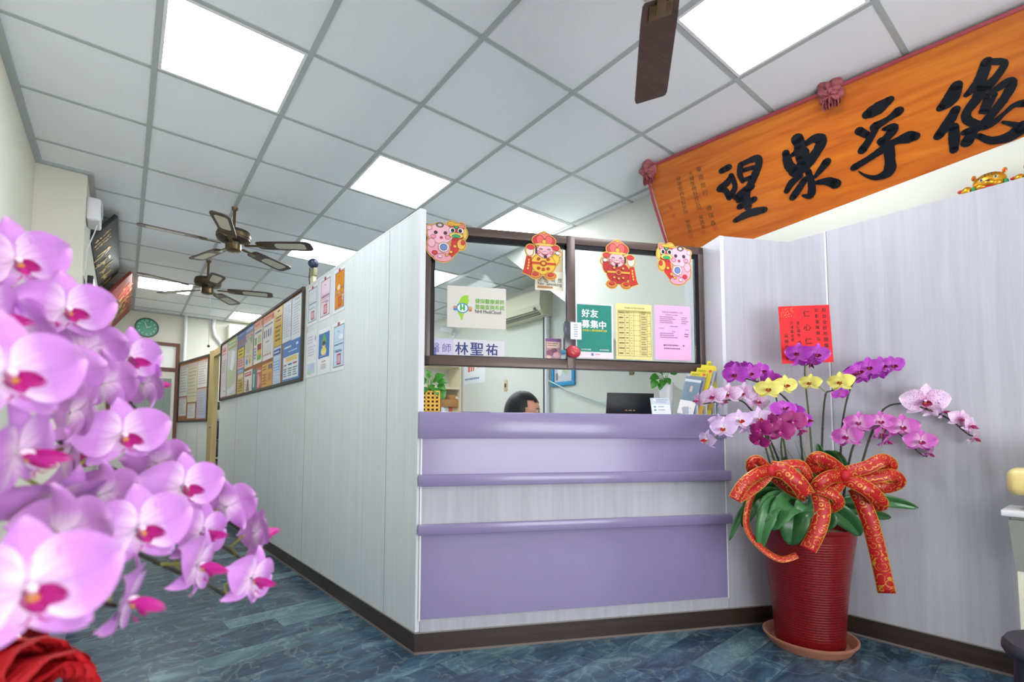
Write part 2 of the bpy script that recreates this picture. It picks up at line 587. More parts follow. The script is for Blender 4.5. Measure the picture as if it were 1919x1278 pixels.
# ---------------------------------------------------------------- reception counter
rc = empty('reception_counter', F_CNT.at(0, 0, 0), 'lavender and white wood reception counter with two protruding ledges, under the sliding window', 'counter')
MB().box(0.023, 1.668, 0.0, 0.34, 0.0, 1.02, LAM_WHITE).build('body', rc)
tag(MB().box(0.023, 1.662, -0.003, 0.0, 0.157, 0.57, PURPLE).build('lower_panel', rc), 'glossy lavender lower panel')
MB().box(0.023, 1.662, -0.003, 0.0, 0.82, 1.02, PURPLE).build('upper_panel', rc)
for z0, z1 in ((0.553, 0.602), (0.783, 0.838)):
    MB().box(0.006, 1.686, -0.03, 0.0, z0, z1, PURPLE, bev=0.005).build('ledge', rc)
MB().box(0.004, 1.6685, -0.02, 0.36, 1.012, 1.142, PURPLE, bev=0.004).build('counter_top', rc)
TR = mat('#f0f0f2', 0.4, var=0.01)
for x0, x1 in ((0.0145, 0.0225), (1.662, 1.6675)):
    MB().box(x0, x1, -0.004, 0.0, 0.15, 1.02, TR).build('edge_trim', rc)

# ---------------------------------------------------------------- sliding reception window
wn = MB()
WX0, WX1, WZ0, WZ1, WY = 0.031, 1.6665, 1.395, 2.148, 0.155
wn.box(WX0, WX1, WY, WY + 0.05, WZ1 - 0.045, WZ1, BRONZE, bev=0.003)
wn.box(WX0, WX1, WY, WY + 0.05, WZ0, WZ0 + 0.05, BRONZE, bev=0.003)
wn.box(WX0, WX0 + 0.03, WY, WY + 0.05, WZ0, WZ1, BRONZE, bev=0.003)
wn.box(WX1 - 0.034, WX1, WY, WY + 0.05, WZ0, WZ1, BRONZE, bev=0.003)
win = struct('window_1', wn, F_CNT.M)
BLACKM = mat('#17181d', 0.3, metal=0.4)
def sash(x0, x1, y, nm):
    s_ = MB()
    t = 0.022
    a0, a1 = WZ0 + 0.05, WZ1 - 0.045
    s_.box(x0, x1, y, y + 0.018, a1 - t, a1, BLACKM)
    s_.box(x0, x1, y, y + 0.018, a0, a0 + 0.008, BLACKM)
    s_.box(x0, x0 + t, y, y + 0.018, a0, a1, BLACKM)
    s_.box(x1 - t, x1, y, y + 0.018, a0, a1, BLACKM)
    f = s_.build(nm, win)
    MB().box(x0 + t, x1 - t, y + 0.007, y + 0.011, a0 + 0.008, a1 - t, GLASS).build('pane', f)
sash(WX0 + 0.03, 0.838, WY + 0.026, 'sash')
sash(0.842, WX1 - 0.034, WY + 0.006, 'sash')
MB().box(0.812, 0.860, WY - 0.003, WY + 0.005, WZ0, WZ1, BRONZE, bev=0.002).build('mullion', win)
# ---------------------------------------------------------------- sheets on the window glass
YL, YR = WY + 0.0325, WY + 0.0125
sheet('notice_poster', 'beige poster with a green island emblem and green lettering on the left window pane', 'poster', F_CNT,
      [(838, 536), (949, 540), (947, 616), (838, 614)], '#dcd6cf', [
    ('p', [(.29, .78), (.33, .79), (.36, .77), (.35, .70), (.37, .66), (.34, .55), (.33, .42), (.28, .33), (.255, .2), (.235, .17), (.22, .25), (.18, .34), (.155, .45), (.17, .55), (.20, .62), (.22, .70), (.25, .75)], '#9fcf2e'),
    ('e', .13, .47, .035, .05, '#cf8a5d'), ('e', .385, .47, .035, .05, '#e0a06a'), ('e', .13, .43, .03, .03, '#3f7fc0'), ('e', .385, .42, .03, .03, '#c77f35'),
    ('e', .255, .47, .105, .125, '#3f86c4'), ('e', .255, .47, .085, .10, '#e9f2f4'),
    ('r', .215, .41, .243, .53, '#35a24a'), ('r', .267, .41, .295, .53, '#35a24a'), ('e', .229, .545, .014, .018, '#35a24a'), ('e', .281, .545, .014, .018, '#35a24a'), ('r', .23, .45, .28, .48, '#35a24a'),
    ('t', '健保醫療資訊', .72, .66, .115, .5, '#6fb524', .015), ('t', '雲端查詢系統', .72, .52, .115, .5, '#6fb524', .015),
    ('t', 'NHI MediCloud', .69, .405, .085, .44, '#3c3c3c', .01)], y=YL, glossy=0.25)
sheet('name_plate', 'white name plate with dark blue lettering along the bottom of the left pane', 'name plate', F_CNT,
      [(803, 633), (946, 640), (944, 673), (803, 668)], '#d9d7de', [
    ('r', 0, 0, .325, 1, '#cfc6e2'), ('r', .0, .02, .10, .5, '#6f7fc6'),
    ('t', '醫', .08, .5, .5, .13, '#5a55a0'), ('t', '師', .235, .5, .48, .13, '#5a55a0'),
    ('t', '林', .43, .5, .68, .17, '#233078', .02), ('t', '聖', .63, .5, .68, .17, '#233078', .02), ('t', '祐', .83, .5, .64, .17, '#233078', .02)], y=YL, glossy=0.3)
sheet('no_smoking_sign', 'small ivory no smoking sign behind the yellow-robed paper figure', 'sign', F_CNT,
      [(1003, 463), (1056, 466), (1055, 546), (1002, 543)], '#e8e2d2', [
    ('r', .55, .45, .98, .93, '#d9c9a4'), ('r', .08, .045, .62, .1, '#c08a5a'),
    ('t', '禁', .16, .245, .105, .17, '#1d1d1d'), ('t', '止', .4, .245, .10, .17, '#1d1d1d'), ('t', '吸', .64, .245, .10, .17, '#1d1d1d'), ('t', '煙', .87, .245, .105, .17, '#1d1d1d'),
    ('t', 'No  Smoking', .52, .14, .10, .92, '#1d1d1d', .01)], y=YL + 0.0005)
sheet('leaflet_packet', 'small pink and plum patterned packet at the lower right of the left pane', 'packet', F_CNT,
      [(1022, 634), (1051, 635), (1052, 674), (1022, 672)], '#b58a98', [
    ('r', 0, .86, 1, 1, '#7c4a86'), ('r', .1, .55, .9, .82, '#d9c3ad'), ('L', .15, .6, .85, .8, 2, '#6b3b52'),
    ('e', .3, .3, .25, .16, '#8a5672'), ('e', .7, .2, .22, .14, '#d7a4b1'), ('e', .55, .42, .2, .1, '#7b3f61'), ('e', .2, .1, .15, .08, '#e0c3b8')], y=YL)
sheet('recruiting_poster', 'green poster with big white lettering on the right window pane', 'poster', F_CNT,
      [(1078, 567), (1148, 571), (1150, 672), (1080, 671)], '#ecdfe8', [
    ('r', .03, .115, .955, .975, '#0f8577'),
    ('t', '好', .26, .815, .145, .24, '#f6f3f6', .03), ('t', '友', .49, .815, .145, .24, '#f6f3f6', .03),
    ('t', '募', .26, .62, .145, .24, '#f6f3f6', .03), ('t', '集', .49, .62, .145, .24, '#f6f3f6', .03), ('t', '中', .71, .61, .145, .22, '#f6f3f6', .03),
    ('t', '立即加入 隨時掌握新消息', .5, .505, .04, .66, '#d9d038', .02),
    ('t', '診所官方帳號', .27, .155, .028, .3, '#e9eef0', .01), ('t', '加好友請掃描', .75, .155, .028, .3, '#e9eef0', .01),
    ('r', .4, .045, .46, .09, '#6570b8'), ('L', .5, .055, .68, .085, 1, '#d76a8c')], y=YR)
sheet('timetable_notice', 'pale yellow timetable sheet between the green and the pink sheets', 'notice', F_CNT,
      [(1153, 569), (1221, 571), (1222, 676), (1155, 672)], '#ecdc97', [
    ('t', '中西藥交互作用注意事項表', .52, .925, .032, .56, '#4a4325'),
    ('r', .055, .84, .97, .875, '#b9ad62')] +
    [('r', .055, z, .97, z + .004, '#8a8048') for z in (.06, .15, .24, .335, .43, .52, .61, .70, .79, .875)] +
    [('r', x, .06, x + .006, .875, '#8a8048') for x in (.055, .24, .37, .49, .66, .86, .965)] +
    [('L', .08, .08 + .091 * k, .23, .13 + .091 * k, 1, '#6b6238') for k in range(9)] +
    [('L', .27, .09 + .091 * k, .35, .125 + .091 * k, 1, '#6b6238') for k in range(9)] +
    [('L', .69, .075 + .091 * k, .84, .14 + .091 * k, 2, '#6b6238') for k in range(9)] +
    [('L', .4, .09 + .091 * k, .44, .12 + .091 * k, 1, '#8a8050') for k in range(9)] +
    [('L', .88, .09 + .091 * k, .95, .12 + .091 * k, 1, '#c08a3a') for k in range(0, 9, 2)], y=YR)
sheet('price_notice', 'plain pink printed sheet at the right end of the right pane', 'notice', F_CNT,
      [(1226, 571), (1292, 575), (1296, 678), (1228, 672)], '#efb6e0', [
    ('t', '自費項目收費標準公告表', .5, .875, .036, .64, '#6d3f68'),
    ('L', .3, .81, .78, .84, 1, '#8d5a88'), ('L', .14, .66, .58, .8, 4, '#8d5a88'), ('L', .74, .66, .94, .8, 4, '#8d5a88'),
    ('L', .42, .6, .66, .63, 1, '#7b4a78'), ('L', .1, .56, .3, .585, 1, '#a070a0'), ('L', .85, .55, .95, .575, 1, '#8d5a88'),
    ('t', '其他', .52, .52, .03, .1, '#7b4a78'), ('L', .14, .39, .62, .5, 3, '#9a689a'), ('L', .82, .42, .95, .5, 2, '#8d5a88'),
    ('L', .26, .25, .8, .285, 1, '#5d2f58'), ('L', .24, .19, .82, .225, 1, '#5d2f58'),
    ('e', .25, .268, .02, .014, '#5d2f58'), ('e', .79, .268, .02, .014, '#5d2f58')], y=YR)
# things hanging at the mullion
x0, z0 = F_CNT.hit(1057, 655, WY - 0.02)
x1, z1 = F_CNT.hit(1076, 603, WY - 0.02)
o = MB().box(0, x1 - x0, 0, 0.022, 0, z1 - z0, mat('#4a4a55', 0.2, var=0.05), bev=0.003).build('note_holder', M=F_CNT.at(x0, WY - 0.026, z0))
tag(o, 'small dark plastic holder fixed to the window mullion beside the white note', 'holder')
sheet('white_note', 'small white handwritten note stuck over the edge of the green poster', 'note', F_CNT,
      [(1068, 602), (1088, 606), (1091, 638), (1070, 634)], '#eceef4', [('L', .3, .1, .7, .9, 6, '#8a8fb0')], y=WY - 0.027)
x0, z0 = F_CNT.hit(1075, 659, WY - 0.03)
pr = empty('red_pouch', F_CNT.at(x0, WY - 0.03, z0), 'shiny red rounded pouch hanging at the foot of the window mullion', 'pouch')
m_ = MB().ball((0, 0, 0), (0.041, 0.018, 0.034), mat('#c23b44', 0.25, bump=0.4, scale=60), T=Matrix.Rotation(0.25, 4, 'Y'))
m_.ball((0.008, -0.010, 0.004), (0.025, 0.012, 0.02), mat('#d9585a', 0.25))
m_.build('pouch_body', pr)
MB().tube([(-0.01, 0.004, 0.03), (-0.012, 0.006, 0.06), (-0.012, 0.008, 0.09)], 0.0025, mat('#9c2a33', .5), n=6).build('strap', pr)

# ---------------------------------------------------------------- New Year paper cut-outs
def cutout(name, label, box, y, shapes, grow=0.035, border='#e0b04a', flip=False):
    (u0, v0, u1, v1) = box
    xa, za = F_CNT.hit(u0, v1, y); xb, zb = F_CNT.hit(u1, v0, y)
    W, H = xb - xa, zb - za
    mb = MB()
    def conv(s_):
        if s_[0] == 'e':
            _, a, b, rx, rz, col, *r = s_
            rot = r[0] if r else 0
            n = 22
            pts = []
            for i in range(n):
                t = 2 * math.pi * i / n
                ex, ez = rx * math.cos(t), rz * math.sin(t)
                pts.append((a + ex * math.cos(rot) - ez * math.sin(rot), b + ex * math.sin(rot) + ez * math.cos(rot)))
        else:
            pts = s_[1]; col = s_[2]
        if flip: pts = [(1 - a, b) for a, b in pts]
        return pts, col
    yy = 0.0
    for s_ in shapes:                      # gold rim
        if s_[-1] == 'in': continue
        pts, col = conv(s_)
        cx = sum(a for a, b in pts) / len(pts); cz = sum(b for a, b in pts) / len(pts)
        P = []
        for a, b in pts:
            l = math.hypot(a - cx, b - cz) or 1
            P.append(((a + (a - cx) / l * grow) * W - W / 2, (b + (b - cz) / l * grow) * H))
        mb.prism(P, 'y', yy - 0.0012, yy, mat(border, 0.35, var=0.1))
        yy -= 0.00001
    yy = -0.0014
    for s_ in shapes:
        yy -= 0.00012
        q_ = s_[:-1] if s_[-1] == 'in' else s_
        pts, col = conv(q_)
        cx = sum(a for a, b in pts) / len(pts); cz = sum(b for a, b in pts) / len(pts)
        if max(abs(a - cx) for a, b in pts) > 0.03:
            rgb = [int(col[k:k + 2], 16) for k in (1, 3, 5)]
            dk = '#%02x%02x%02x' % (int(rgb[0] * .62), int(rgb[1] * .42), int(rgb[2] * .42))
            O = []
            for a, b in pts:
                l = math.hypot(a - cx, b - cz) or 1
                O.append(((a + (a - cx) / l * .012) * W - W / 2, yy + 0.00005, (b + (b - cz) / l * .012) * H))
            mb.add(O, [list(range(len(O)))], mat(dk, 0.4))
        mb.add([(a * W - W / 2, yy, b * H) for a, b in pts], [list(range(len(pts)))], mat(col, 0.35, var=0.08, scale=90))
    o = mb.build(name, M=F_CNT.at((xa + xb) / 2, y, za))
    return tag(o, label, 'paper decoration', 'New Year paper cut-outs on the window')
def elder(robe, trim):
    I = 'in'
    return [('e', .12, .55, .1, .07, '#d7c9b4'), ('e', .17, .44, .09, .13, robe, .3), ('e', .48, .32, .30, .22, robe), ('e', .3, .075, .13, .065, '#e08a3c'), ('e', .68, .075, .13, .065, '#e08a3c'),
            ('p', [(.78, .44), (.9, .46), (.95, .2), (1.0, .12), (.8, .06), (.76, .2)], '#c9302c'),
            ('e', .82, .58, .09, .1, '#f0d8c8'), ('e', .80, .66, .09, .045, '#d5333a'), ('e', .17, .68, .09, .045, '#d5333a'),
            ('e', .46, .82, .28, .13, '#cf2f35'), ('e', .46, .93, .15, .06, '#e27a6a'), ('e', .46, .985, .04, .02, '#e8b23e'),
            ('e', .44, .60, .2, .15, '#f2b9c4'),
            ('e', .34, .84, .09, .09, '#e8605a', I), ('e', .56, .84, .09, .09, '#e8605a', I), ('e', .46, .80, .05, .04, '#e8b23e', I), ('e', .45, .735, .24, .025, '#e8c05a', I),
            ('e', .34, .63, .035, .012, '#3a2230', I), ('e', .54, .63, .035, .012, '#3a2230', I), ('e', .34, .622, .035, .008, '#f2b9c4', I), ('e', .54, .622, .035, .008, '#f2b9c4', I),
            ('e', .28, .565, .04, .022, '#ea8fa0', I), ('e', .6, .565, .04, .022, '#ea8fa0', I), ('e', .44, .545, .075, .035, '#c43a3f', I), ('e', .44, .558, .08, .026, '#f2b9c4', I), ('e', .43, .475, .03, .02, '#2c2428', I),
            ('e', .66, .6, .025, .08, '#3a2a2c', I),
            ('p', [(.18, .35), (.78, .35), (.78, .31), (.18, .31)], trim, I), ('e', .48, .33, .075, .05, trim, I), ('e', .48, .33, .045, .03, robe, I),
            ('e', .36, .42, .03, .02, trim, I), ('e', .6, .42, .03, .02, trim, I), ('e', .36, .22, .03, .02, trim, I), ('e', .6, .22, .03, .02, trim, I), ('e', .48, .2, .03, .02, trim, I),
            ('r0', [(.83, .40), (.865, .40), (.865, .36), (.83, .36)], '#f0c24a', I), ('r0', [(.83, .34), (.87, .34), (.87, .30), (.83, .30)], '#f0c24a', I), ('r0', [(.84, .28), (.88, .28), (.88, .24), (.84, .24)], '#f0c24a', I), ('r0', [(.85, .22), (.89, .22), (.89, .18), (.85, .18)], '#f0c24a', I),
            ('e', .12, .57, .05, .03, '#f3ece0', I), ('e', .3, .09, .07, .025, '#cf3a33', I), ('e', .68, .09, .07, .025, '#cf3a33', I)]
def lionchild():
    I = 'in'
    return [('e', .72, .74, .25, .18, '#d23b3c'), ('e', .62, .93, .1, .05, '#e8c45a'), ('e', .86, .9, .08, .06, '#e08a8a'), ('e', .95, .72, .05, .12, '#e8c45a'),
            ('p', [(.62, .55), (.82, .55), (.78, .3), (.62, .14), (.42, .1), (.48, .26), (.6, .38)], '#d02f33'), ('e', .3, .34, .28, .24, '#f0a6ba'), ('e', .34, .68, .32, .23, '#f4bccb'), ('e', .4, .12, .22, .09, '#eda0b4'), ('e', .06, .8, .06, .05, '#f0c4cc'), ('e', .12, .45, .09, .1, '#f2b4c4'), ('e', .86, .46, .1, .12, '#e8b44e'),
            ('e', .32, .88, .09, .05, '#6e6468', I), ('e', .32, .88, .05, .03, '#d8cfd0', I), ('e', .22, .7, .035, .03, '#4a3348', I), ('e', .46, .7, .035, .03, '#4a3348', I), ('e', .36, .585, .03, .02, '#c93742', I), ('e', .16, .6, .06, .04, '#f09ab2', I), ('e', .52, .6, .06, .04, '#f09ab2', I),
            ('e', .63, .78, .075, .06, '#f6f0ea', I), ('e', .84, .78, .075, .06, '#f6f0ea', I), ('e', .64, .775, .035, .035, '#2a2430', I), ('e', .83, .775, .035, .035, '#2a2430', I), ('e', .73, .86, .04, .035, '#35a56a', I), ('e', .73, .66, .17, .06, '#e9d36a', I), ('e', .73, .645, .1, .035, '#3aa36b', I), ('e', .72, .92, .15, .03, '#e8b23e', I),
            ('e', .42, .36, .13, .11, '#e9d9d0', I), ('e', .42, .36, .08, .07, '#6a86c0', I), ('e', .7, .4, .04, .03, '#e8b23e', I), ('e', .6, .26, .04, .03, '#e8b23e', I), ('e', .5, .18, .035, .025, '#e8b23e', I), ('e', .2, .22, .06, .04, '#d23b3c', I), ('e', .33, .14, .05, .03, '#f6d0d8', I), ('e', .9, .5, .04, .05, '#d23b3c', I)]
YD = WY - 0.006
cutout('lion_decoration', 'paper cut-out of a baby with a lion head, top left corner of the window', (799, 417, 875, 490), YD, lionchild())
cutout('fortune_decoration', 'paper cut-out of a bearded elder in a yellow robe and red hat, beside the mullion', (979, 439, 1053, 520), YD, elder('#e8bb3a', '#cf3328'), flip=True)
cutout('fortune_decoration', 'paper cut-out of a laughing elder in a dark red robe, over the right pane', (1125, 455, 1194, 538), YD, elder('#b5282c', '#e3a63a'))
cutout('lion_decoration', 'paper cut-out of a child with a lion head, top right corner of the window', (1232, 459, 1294, 533), YD, lionchild(), flip=True)

# ---------------------------------------------------------------- the calligraphy board under the ceiling
PO, PD, PW = Vector((2.7627, 1.9783, 2.8571)), Vector((0.1084, -0.9941, 0)), Vector((0.5507, 0.0600, -0.8325))
PY = (-PW).cross(PD).normalized()
PM = Matrix(((PD.x, PY.x, -PW.x, PO.x), (PD.y, PY.y, -PW.y, PO.y), (PD.z, PY.z, -PW.z, PO.z), (0, 0, 0, 1)))
pq = empty('calligraphy_board', PM, 'long orange lacquered wooden board with four black brush characters, tilted under the ceiling', 'signboard')
def lacquer():
    m, nt, b = newmat('orange_lacquer')
    N, L = nt.nodes.new, nt.links.new
    tc = N('ShaderNodeTexCoord'); mp = N('ShaderNodeMapping'); mp.inputs['Scale'].default_value = (1.5, 10, 14)
    L(tc.outputs['Object'], mp.inputs[0])
    n = N('ShaderNodeTexNoise'); n.inputs['Scale'].default_value = 1.5; n.inputs['Detail'].default_value = 6; n.inputs['Distortion'].default_value = 0.6
    L(mp.outputs[0], n.inputs['Vector'])
    L(ramp(nt, n.outputs['Fac'], [(0.3, '#b4581a'), (0.5, '#c8691d'), (0.7, '#d67d24')]), b.inputs['Base Color'])
    b.inputs['Roughness'].default_value = 0.3
    return m
STROKES = [[[(0.465,0.189,0.035),(0.512,0.183,0.04)],[(0.515,0.242,0.035),(0.48,0.269,0.041),(0.431,0.29,0.045)],[(0.514,0.235,0.032),(0.522,0.308,0.032),(0.477,0.356,0.044)],[(0.435,0.288,0.042),(0.463,0.316,0.035),(0.473,0.361,0.036)],[(0.582,0.193,0.034),(0.565,0.243,0.032),(0.573,0.291,0.029)],[(0.579,0.195,0.031),(0.631,0.19,0.031),(0.675,0.193,0.042),(0.682,0.221,0.042),(0.65,0.275,0.045),(0.609,0.327,0.043),(0.59,0.354,0.04)],[(0.584,0.23,0.026),(0.648,0.235,0.028)],[(0.574,0.286,0.026),(0.626,0.288,0.031)],[(0.512,0.374,0.035),(0.568,0.353,0.046),(0.614,0.34,0.04)],[(0.589,0.343,0.046),(0.567,0.393,0.055),(0.568,0.452,0.047)],[(0.521,0.436,0.038),(0.574,0.425,0.041),(0.614,0.418,0.037)],[(0.475,0.512,0.03),(0.553,0.495,0.047),(0.62,0.496,0.046),(0.657,0.499,0.037)],[(0.524,0.396,0.035),(0.554,0.389,0.035)]],[[(0.896,0.17,0.062),(0.903,0.208,0.056),(0.881,0.242,0.038)],[(0.93,0.213,0.031),(0.975,0.202,0.043),(1.008,0.222,0.054),(0.98,0.269,0.049),(0.917,0.323,0.056),(0.862,0.346,0.051),(0.835,0.342,0.026)],[(0.828,0.221,0.038),(0.832,0.291,0.051),(0.858,0.338,0.051)],[(0.858,0.245,0.025),(0.905,0.233,0.031),(0.925,0.259,0.037),(0.891,0.313,0.05)],[(0.892,0.21,0.037),(0.89,0.282,0.038)],[(0.921,0.362,0.031),(0.925,0.438,0.038),(0.91,0.497,0.038),(0.867,0.482,0.01)],[(0.881,0.372,0.025),(0.831,0.392,0.039),(0.795,0.431,0.033)],[(0.899,0.397,0.032),(0.858,0.44,0.039),(0.819,0.478,0.039)],[(1.016,0.343,0.043),(0.973,0.381,0.031),(0.948,0.403,0.019)],[(0.953,0.436,0.025),(1.005,0.449,0.043),(1.039,0.476,0.055)]],[[(1.221,0.18,0.045),(1.268,0.171,0.061),(1.319,0.153,0.036)],[(1.347,0.22,0.044),(1.301,0.239,0.028),(1.245,0.253,0.045)],[(1.178,0.244,0.04),(1.213,0.283,0.034)],[(1.254,0.256,0.028),(1.215,0.307,0.035),(1.179,0.346,0.041)],[(1.279,0.278,0.017),(1.318,0.289,0.045),(1.292,0.322,0.039),(1.263,0.337,0.034)],[(1.264,0.332,0.04),(1.287,0.369,0.051),(1.289,0.437,0.046),(1.278,0.495,0.052),(1.225,0.508,0.029),(1.18,0.482,0.015),(1.15,0.447,0.006)],[(1.133,0.42,0.036),(1.204,0.398,0.032),(1.278,0.371,0.04),(1.324,0.357,0.034),(1.373,0.358,0.055),(1.398,0.365,0.044)]],[[(1.565,0.203,0.047),(1.541,0.25,0.062),(1.503,0.274,0.034)],[(1.555,0.306,0.038),(1.531,0.346,0.044),(1.486,0.399,0.04)],[(1.543,0.38,0.039),(1.542,0.431,0.044),(1.538,0.487,0.035)],[(1.67,0.15,0.041),(1.651,0.204,0.046),(1.633,0.23,0.042),(1.597,0.257,0.024)],[(1.67,0.15,0.027),(1.724,0.18,0.027),(1.706,0.218,0.032),(1.665,0.258,0.041)],[(1.656,0.245,0.051),(1.63,0.29,0.042),(1.592,0.336,0.036),(1.597,0.375,0.036),(1.637,0.411,0.028)],[(1.663,0.292,0.019),(1.73,0.267,0.036),(1.745,0.285,0.036),(1.714,0.337,0.037),(1.68,0.375,0.037),(1.64,0.416,0.038),(1.605,0.42,0.029)],[(1.663,0.301,0.023),(1.643,0.354,0.021)],[(1.69,0.3,0.021),(1.657,0.36,0.023)],[(1.58,0.421,0.029),(1.608,0.426,0.038),(1.586,0.469,0.049)],[(1.647,0.428,0.024),(1.684,0.417,0.028),(1.719,0.392,0.018),(1.752,0.372,0.023),(1.786,0.379,0.032)],[(1.628,0.457,0.024),(1.671,0.496,0.033),(1.728,0.503,0.047),(1.774,0.478,0.06)],[(1.768,0.471,0.028),(1.711,0.429,0.012)]]]
INK = mat('#14161c', 0.25, var=0.1)
bd = MB().box(0, 2.4, 0, 0.022, -0.678, 0, lacquer())
def stroke(mb, pts, y, m, th=0.004):
    # densify with a Catmull-Rom curve, then lay a ribbon of brush width with round ends
    P = [Vector(p) for p in pts]
    Q = []
    n = len(P)
    for i in range(n - 1):
        a = P[max(i - 1, 0)]; b = P[i]; c = P[i + 1]; d = P[min(i + 2, n - 1)]
        for k in range(6):
            t = k / 6
            Q.append(0.5 * ((2 * b) + (c - a) * t + (2 * a - 5 * b + 4 * c - d) * t * t + (3 * b - a - 3 * c + d) * t ** 3))
    Q.append(P[-1])
    L_, R_ = [], []
    for i, q in enumerate(Q):
        t = Q[min(i + 1, len(Q) - 1)] - Q[max(i - 1, 0)]
        t2 = Vector((t.x, t.y)).normalized()
        nn = Vector((-t2.y, t2.x)) * q.z * 0.5 * (0.95 + 0.1 * random.random())
        L_.append((q.x + nn.x, q.y + nn.y)); R_.append((q.x - nn.x, q.y - nn.y))
    for i in range(len(Q) - 1):
        mb.prism([L_[i], L_[i + 1], R_[i + 1], R_[i]], 'y', y - th, y, m)
    for q in (Q[0], Q[-1]):
        if q.z > 0.012:
            mb.prism([(q.x + q.z * 0.5 * math.cos(k * math.pi / 6), q.y + q.z * 0.46 * math.sin(k * math.pi / 6)) for k in range(12)], 'y', y - th, y, m)
for ci, ch in enumerate(STROKES):
    for si, st in enumerate(ch):
        stroke(bd, [(a, -b, c) for a, b, c in st], -0.0002 * si, INK)
def column(mb, body, x, z0, z1, size, col, dx=0.0):
    n = len(body)
    for i, c_ in enumerate(body):
        if c_ == ' ': continue
        t = i / max(1, n - 1)
        vs_, fs_, (a0, a1, b0, b1) = text_geo(c_)
        sc = size / max(a1 - a0, b1 - b0, 0.01)
        mb.add([(x + dx * t + (a - (a0 + a1) / 2) * sc, -0.0006, z0 + (z1 - z0) * t + (b - (b0 + b1) / 2) * sc) for a, b in vs_], fs_, mat(col, 0.5))
column(bd, '華南旅行 傅瑞鑫', 0.335, -0.13, -0.485, 0.034, '#3a3a22')
column(bd, '大揚生物科技公司 吳其泉', 0.277, -0.136, -0.49, 0.030, '#3a3a22', -0.01)
column(bd, '林敬宏內外科診所 林敬宏', 0.192, -0.139, -0.49, 0.030, '#3a3a22', -0.02)
column(bd, '敬賀', 0.09, -0.3, -0.36, 0.028, '#a8442c')
column(bd, '全賀', 0.165, -0.6, -0.64, 0.03, '#a8442c')
for xx, zz in ((0.343, -0.522), (0.257, -0.528), (0.169, -0.528)):
    decorate(bd, [('f', 0, 0, 1, 1, .1, '#b03a34'), ('t', '印', .5, .5, .6, .6, '#b03a34')], xx - 0.014, zz - 0.014, 0.028, 0.028, -0.0005)
bd.build('board', pq)
MAROON = mat('#a23c4a', 0.45, var=0.15, scale=60)
cl = MB()
cl.box(-0.005, 2.4, -0.012, 0.022, -0.004, 0.014, MAROON, bev=0.003)
cl.tube([(0.0, -0.012, 0.0), (-0.014, -0.012, -0.2), (-0.012, -0.010, -0.45), (0.0, -0.006, -0.69)], 0.009, MAROON, n=8)
cl.build('cloth_border', pq)
ROSE = mat('#a0555a', 0.55, var=0.2, scale=50)
def rosette(seed):
    rs = random.Random(seed)
    mb = MB()
    for lay in range(3):
        R = 0.062 - 0.014 * lay
        n, mm = 60, 7
        ph = rs.random() * 6
        vs_, fs_ = [], []
        for i in range(mm + 1):
            t = i / mm
            for k in range(n):
                a = 2 * math.pi * k / n
                ruf = math.sin(a * (4 + lay) + ph + t * 1.5) * 0.55 + math.sin(a * 7 + ph * 2 - t * 2) * 0.3 + 0.3 * math.sin(a * 2.0 + t * 5 + ph)
                r = R * t * (1 + 0.15 * ruf)
                yb = -0.012 - 0.016 * lay - 0.030 * math.sin(t * 2.4) * (0.7 + 0.5 * ruf) + 0.02 * t
                vs_.append((r * math.cos(a), yb, r * math.sin(a) * 1.05 - 0.01 * lay))
        for i in range(mm):
            for k in range(n):
                fs_.append([i * n + k, (i + 1) * n + k, (i + 1) * n + (k + 1) % n, i * n + (k + 1) % n])
        mb.add(vs_, fs_, ROSE, True)
    # gathered tail below the knot
    vs_, fs_ = [], []
    n = 28
    for i in range(8):
        t = i / 7
        for k in range(n + 1):
            s_ = k / n - 0.5
            vs_.append((s_ * 0.085 * (0.35 + 0.65 * math.sin(t * 2.2)), -0.035 - 0.018 * math.sin(k * 1.35) * t - 0.006 * t, -0.015 - 0.065 * t - 0.008 * math.sin(k * 0.9)))
    for i in range(7):
        for k in range(n):
            fs_.append([i * (n + 1) + k, i * (n + 1) + k + 1, (i + 1) * (n + 1) + k + 1, (i + 1) * (n + 1) + k])
    mb.add(vs_, fs_, ROSE, True)
    return mb
for xx, zz, sd in ((0.012, -0.012, 1), (1.085, 0.0, 5), (2.3, 0.0, 9)):
    rosette(sd).build('rosette', pq, Matrix.Translation((xx, -0.002, zz)))

# ---------------------------------------------------------------- bulletin board and papers on the corridor partition
bb = empty('bulletin_board', F_PART.at(-4.98, -0.001, 1.435), 'long cork bulletin board in a dark frame, covered with notices, on the corridor partition', 'bulletin board')
BW, BH = 3.235, 0.725
CORK = mat('#a8714a', 0.9, var=0.2, scale=180)
FRM = mat('#3b3831', 0.5, var=0.15)
MB().box(0, BW, -0.010, 0, 0, BH, CORK).build('cork_panel', bb)
f = MB()
f.box(0, BW, -0.022, 0, 0, 0.022, FRM); f.box(0, BW, -0.022, 0, BH - 0.022, BH, FRM)
f.box(0, 0.022, -0.022, 0, 0.022, BH - 0.022, FRM); f.box(BW - 0.022, BW, -0.022, 0, 0.022, BH - 0.022, FRM)
f.build('frame', bb)
def note(name, label, s1, s0, z0, z1, col, decor, cat='notice', y=-0.0125, grp='notices on the cork board'):
    return sheet(name, label, cat, F_PART, [-s1, -s0, z0, z1], col, decor, y=y, group=grp)
L = lambda a, b, c, d, n, col: ('L', a, b, c, d, n, col)
note('blank_form', 'white form with faint print at the top right end of the cork board', 2.03, 1.80, 1.78, 2.125, '#e6ebf4', [L(.15, .1, .9, .85, 12, '#b8c0d0'), L(.3, .9, .9, .95, 1, '#8a92a8')])
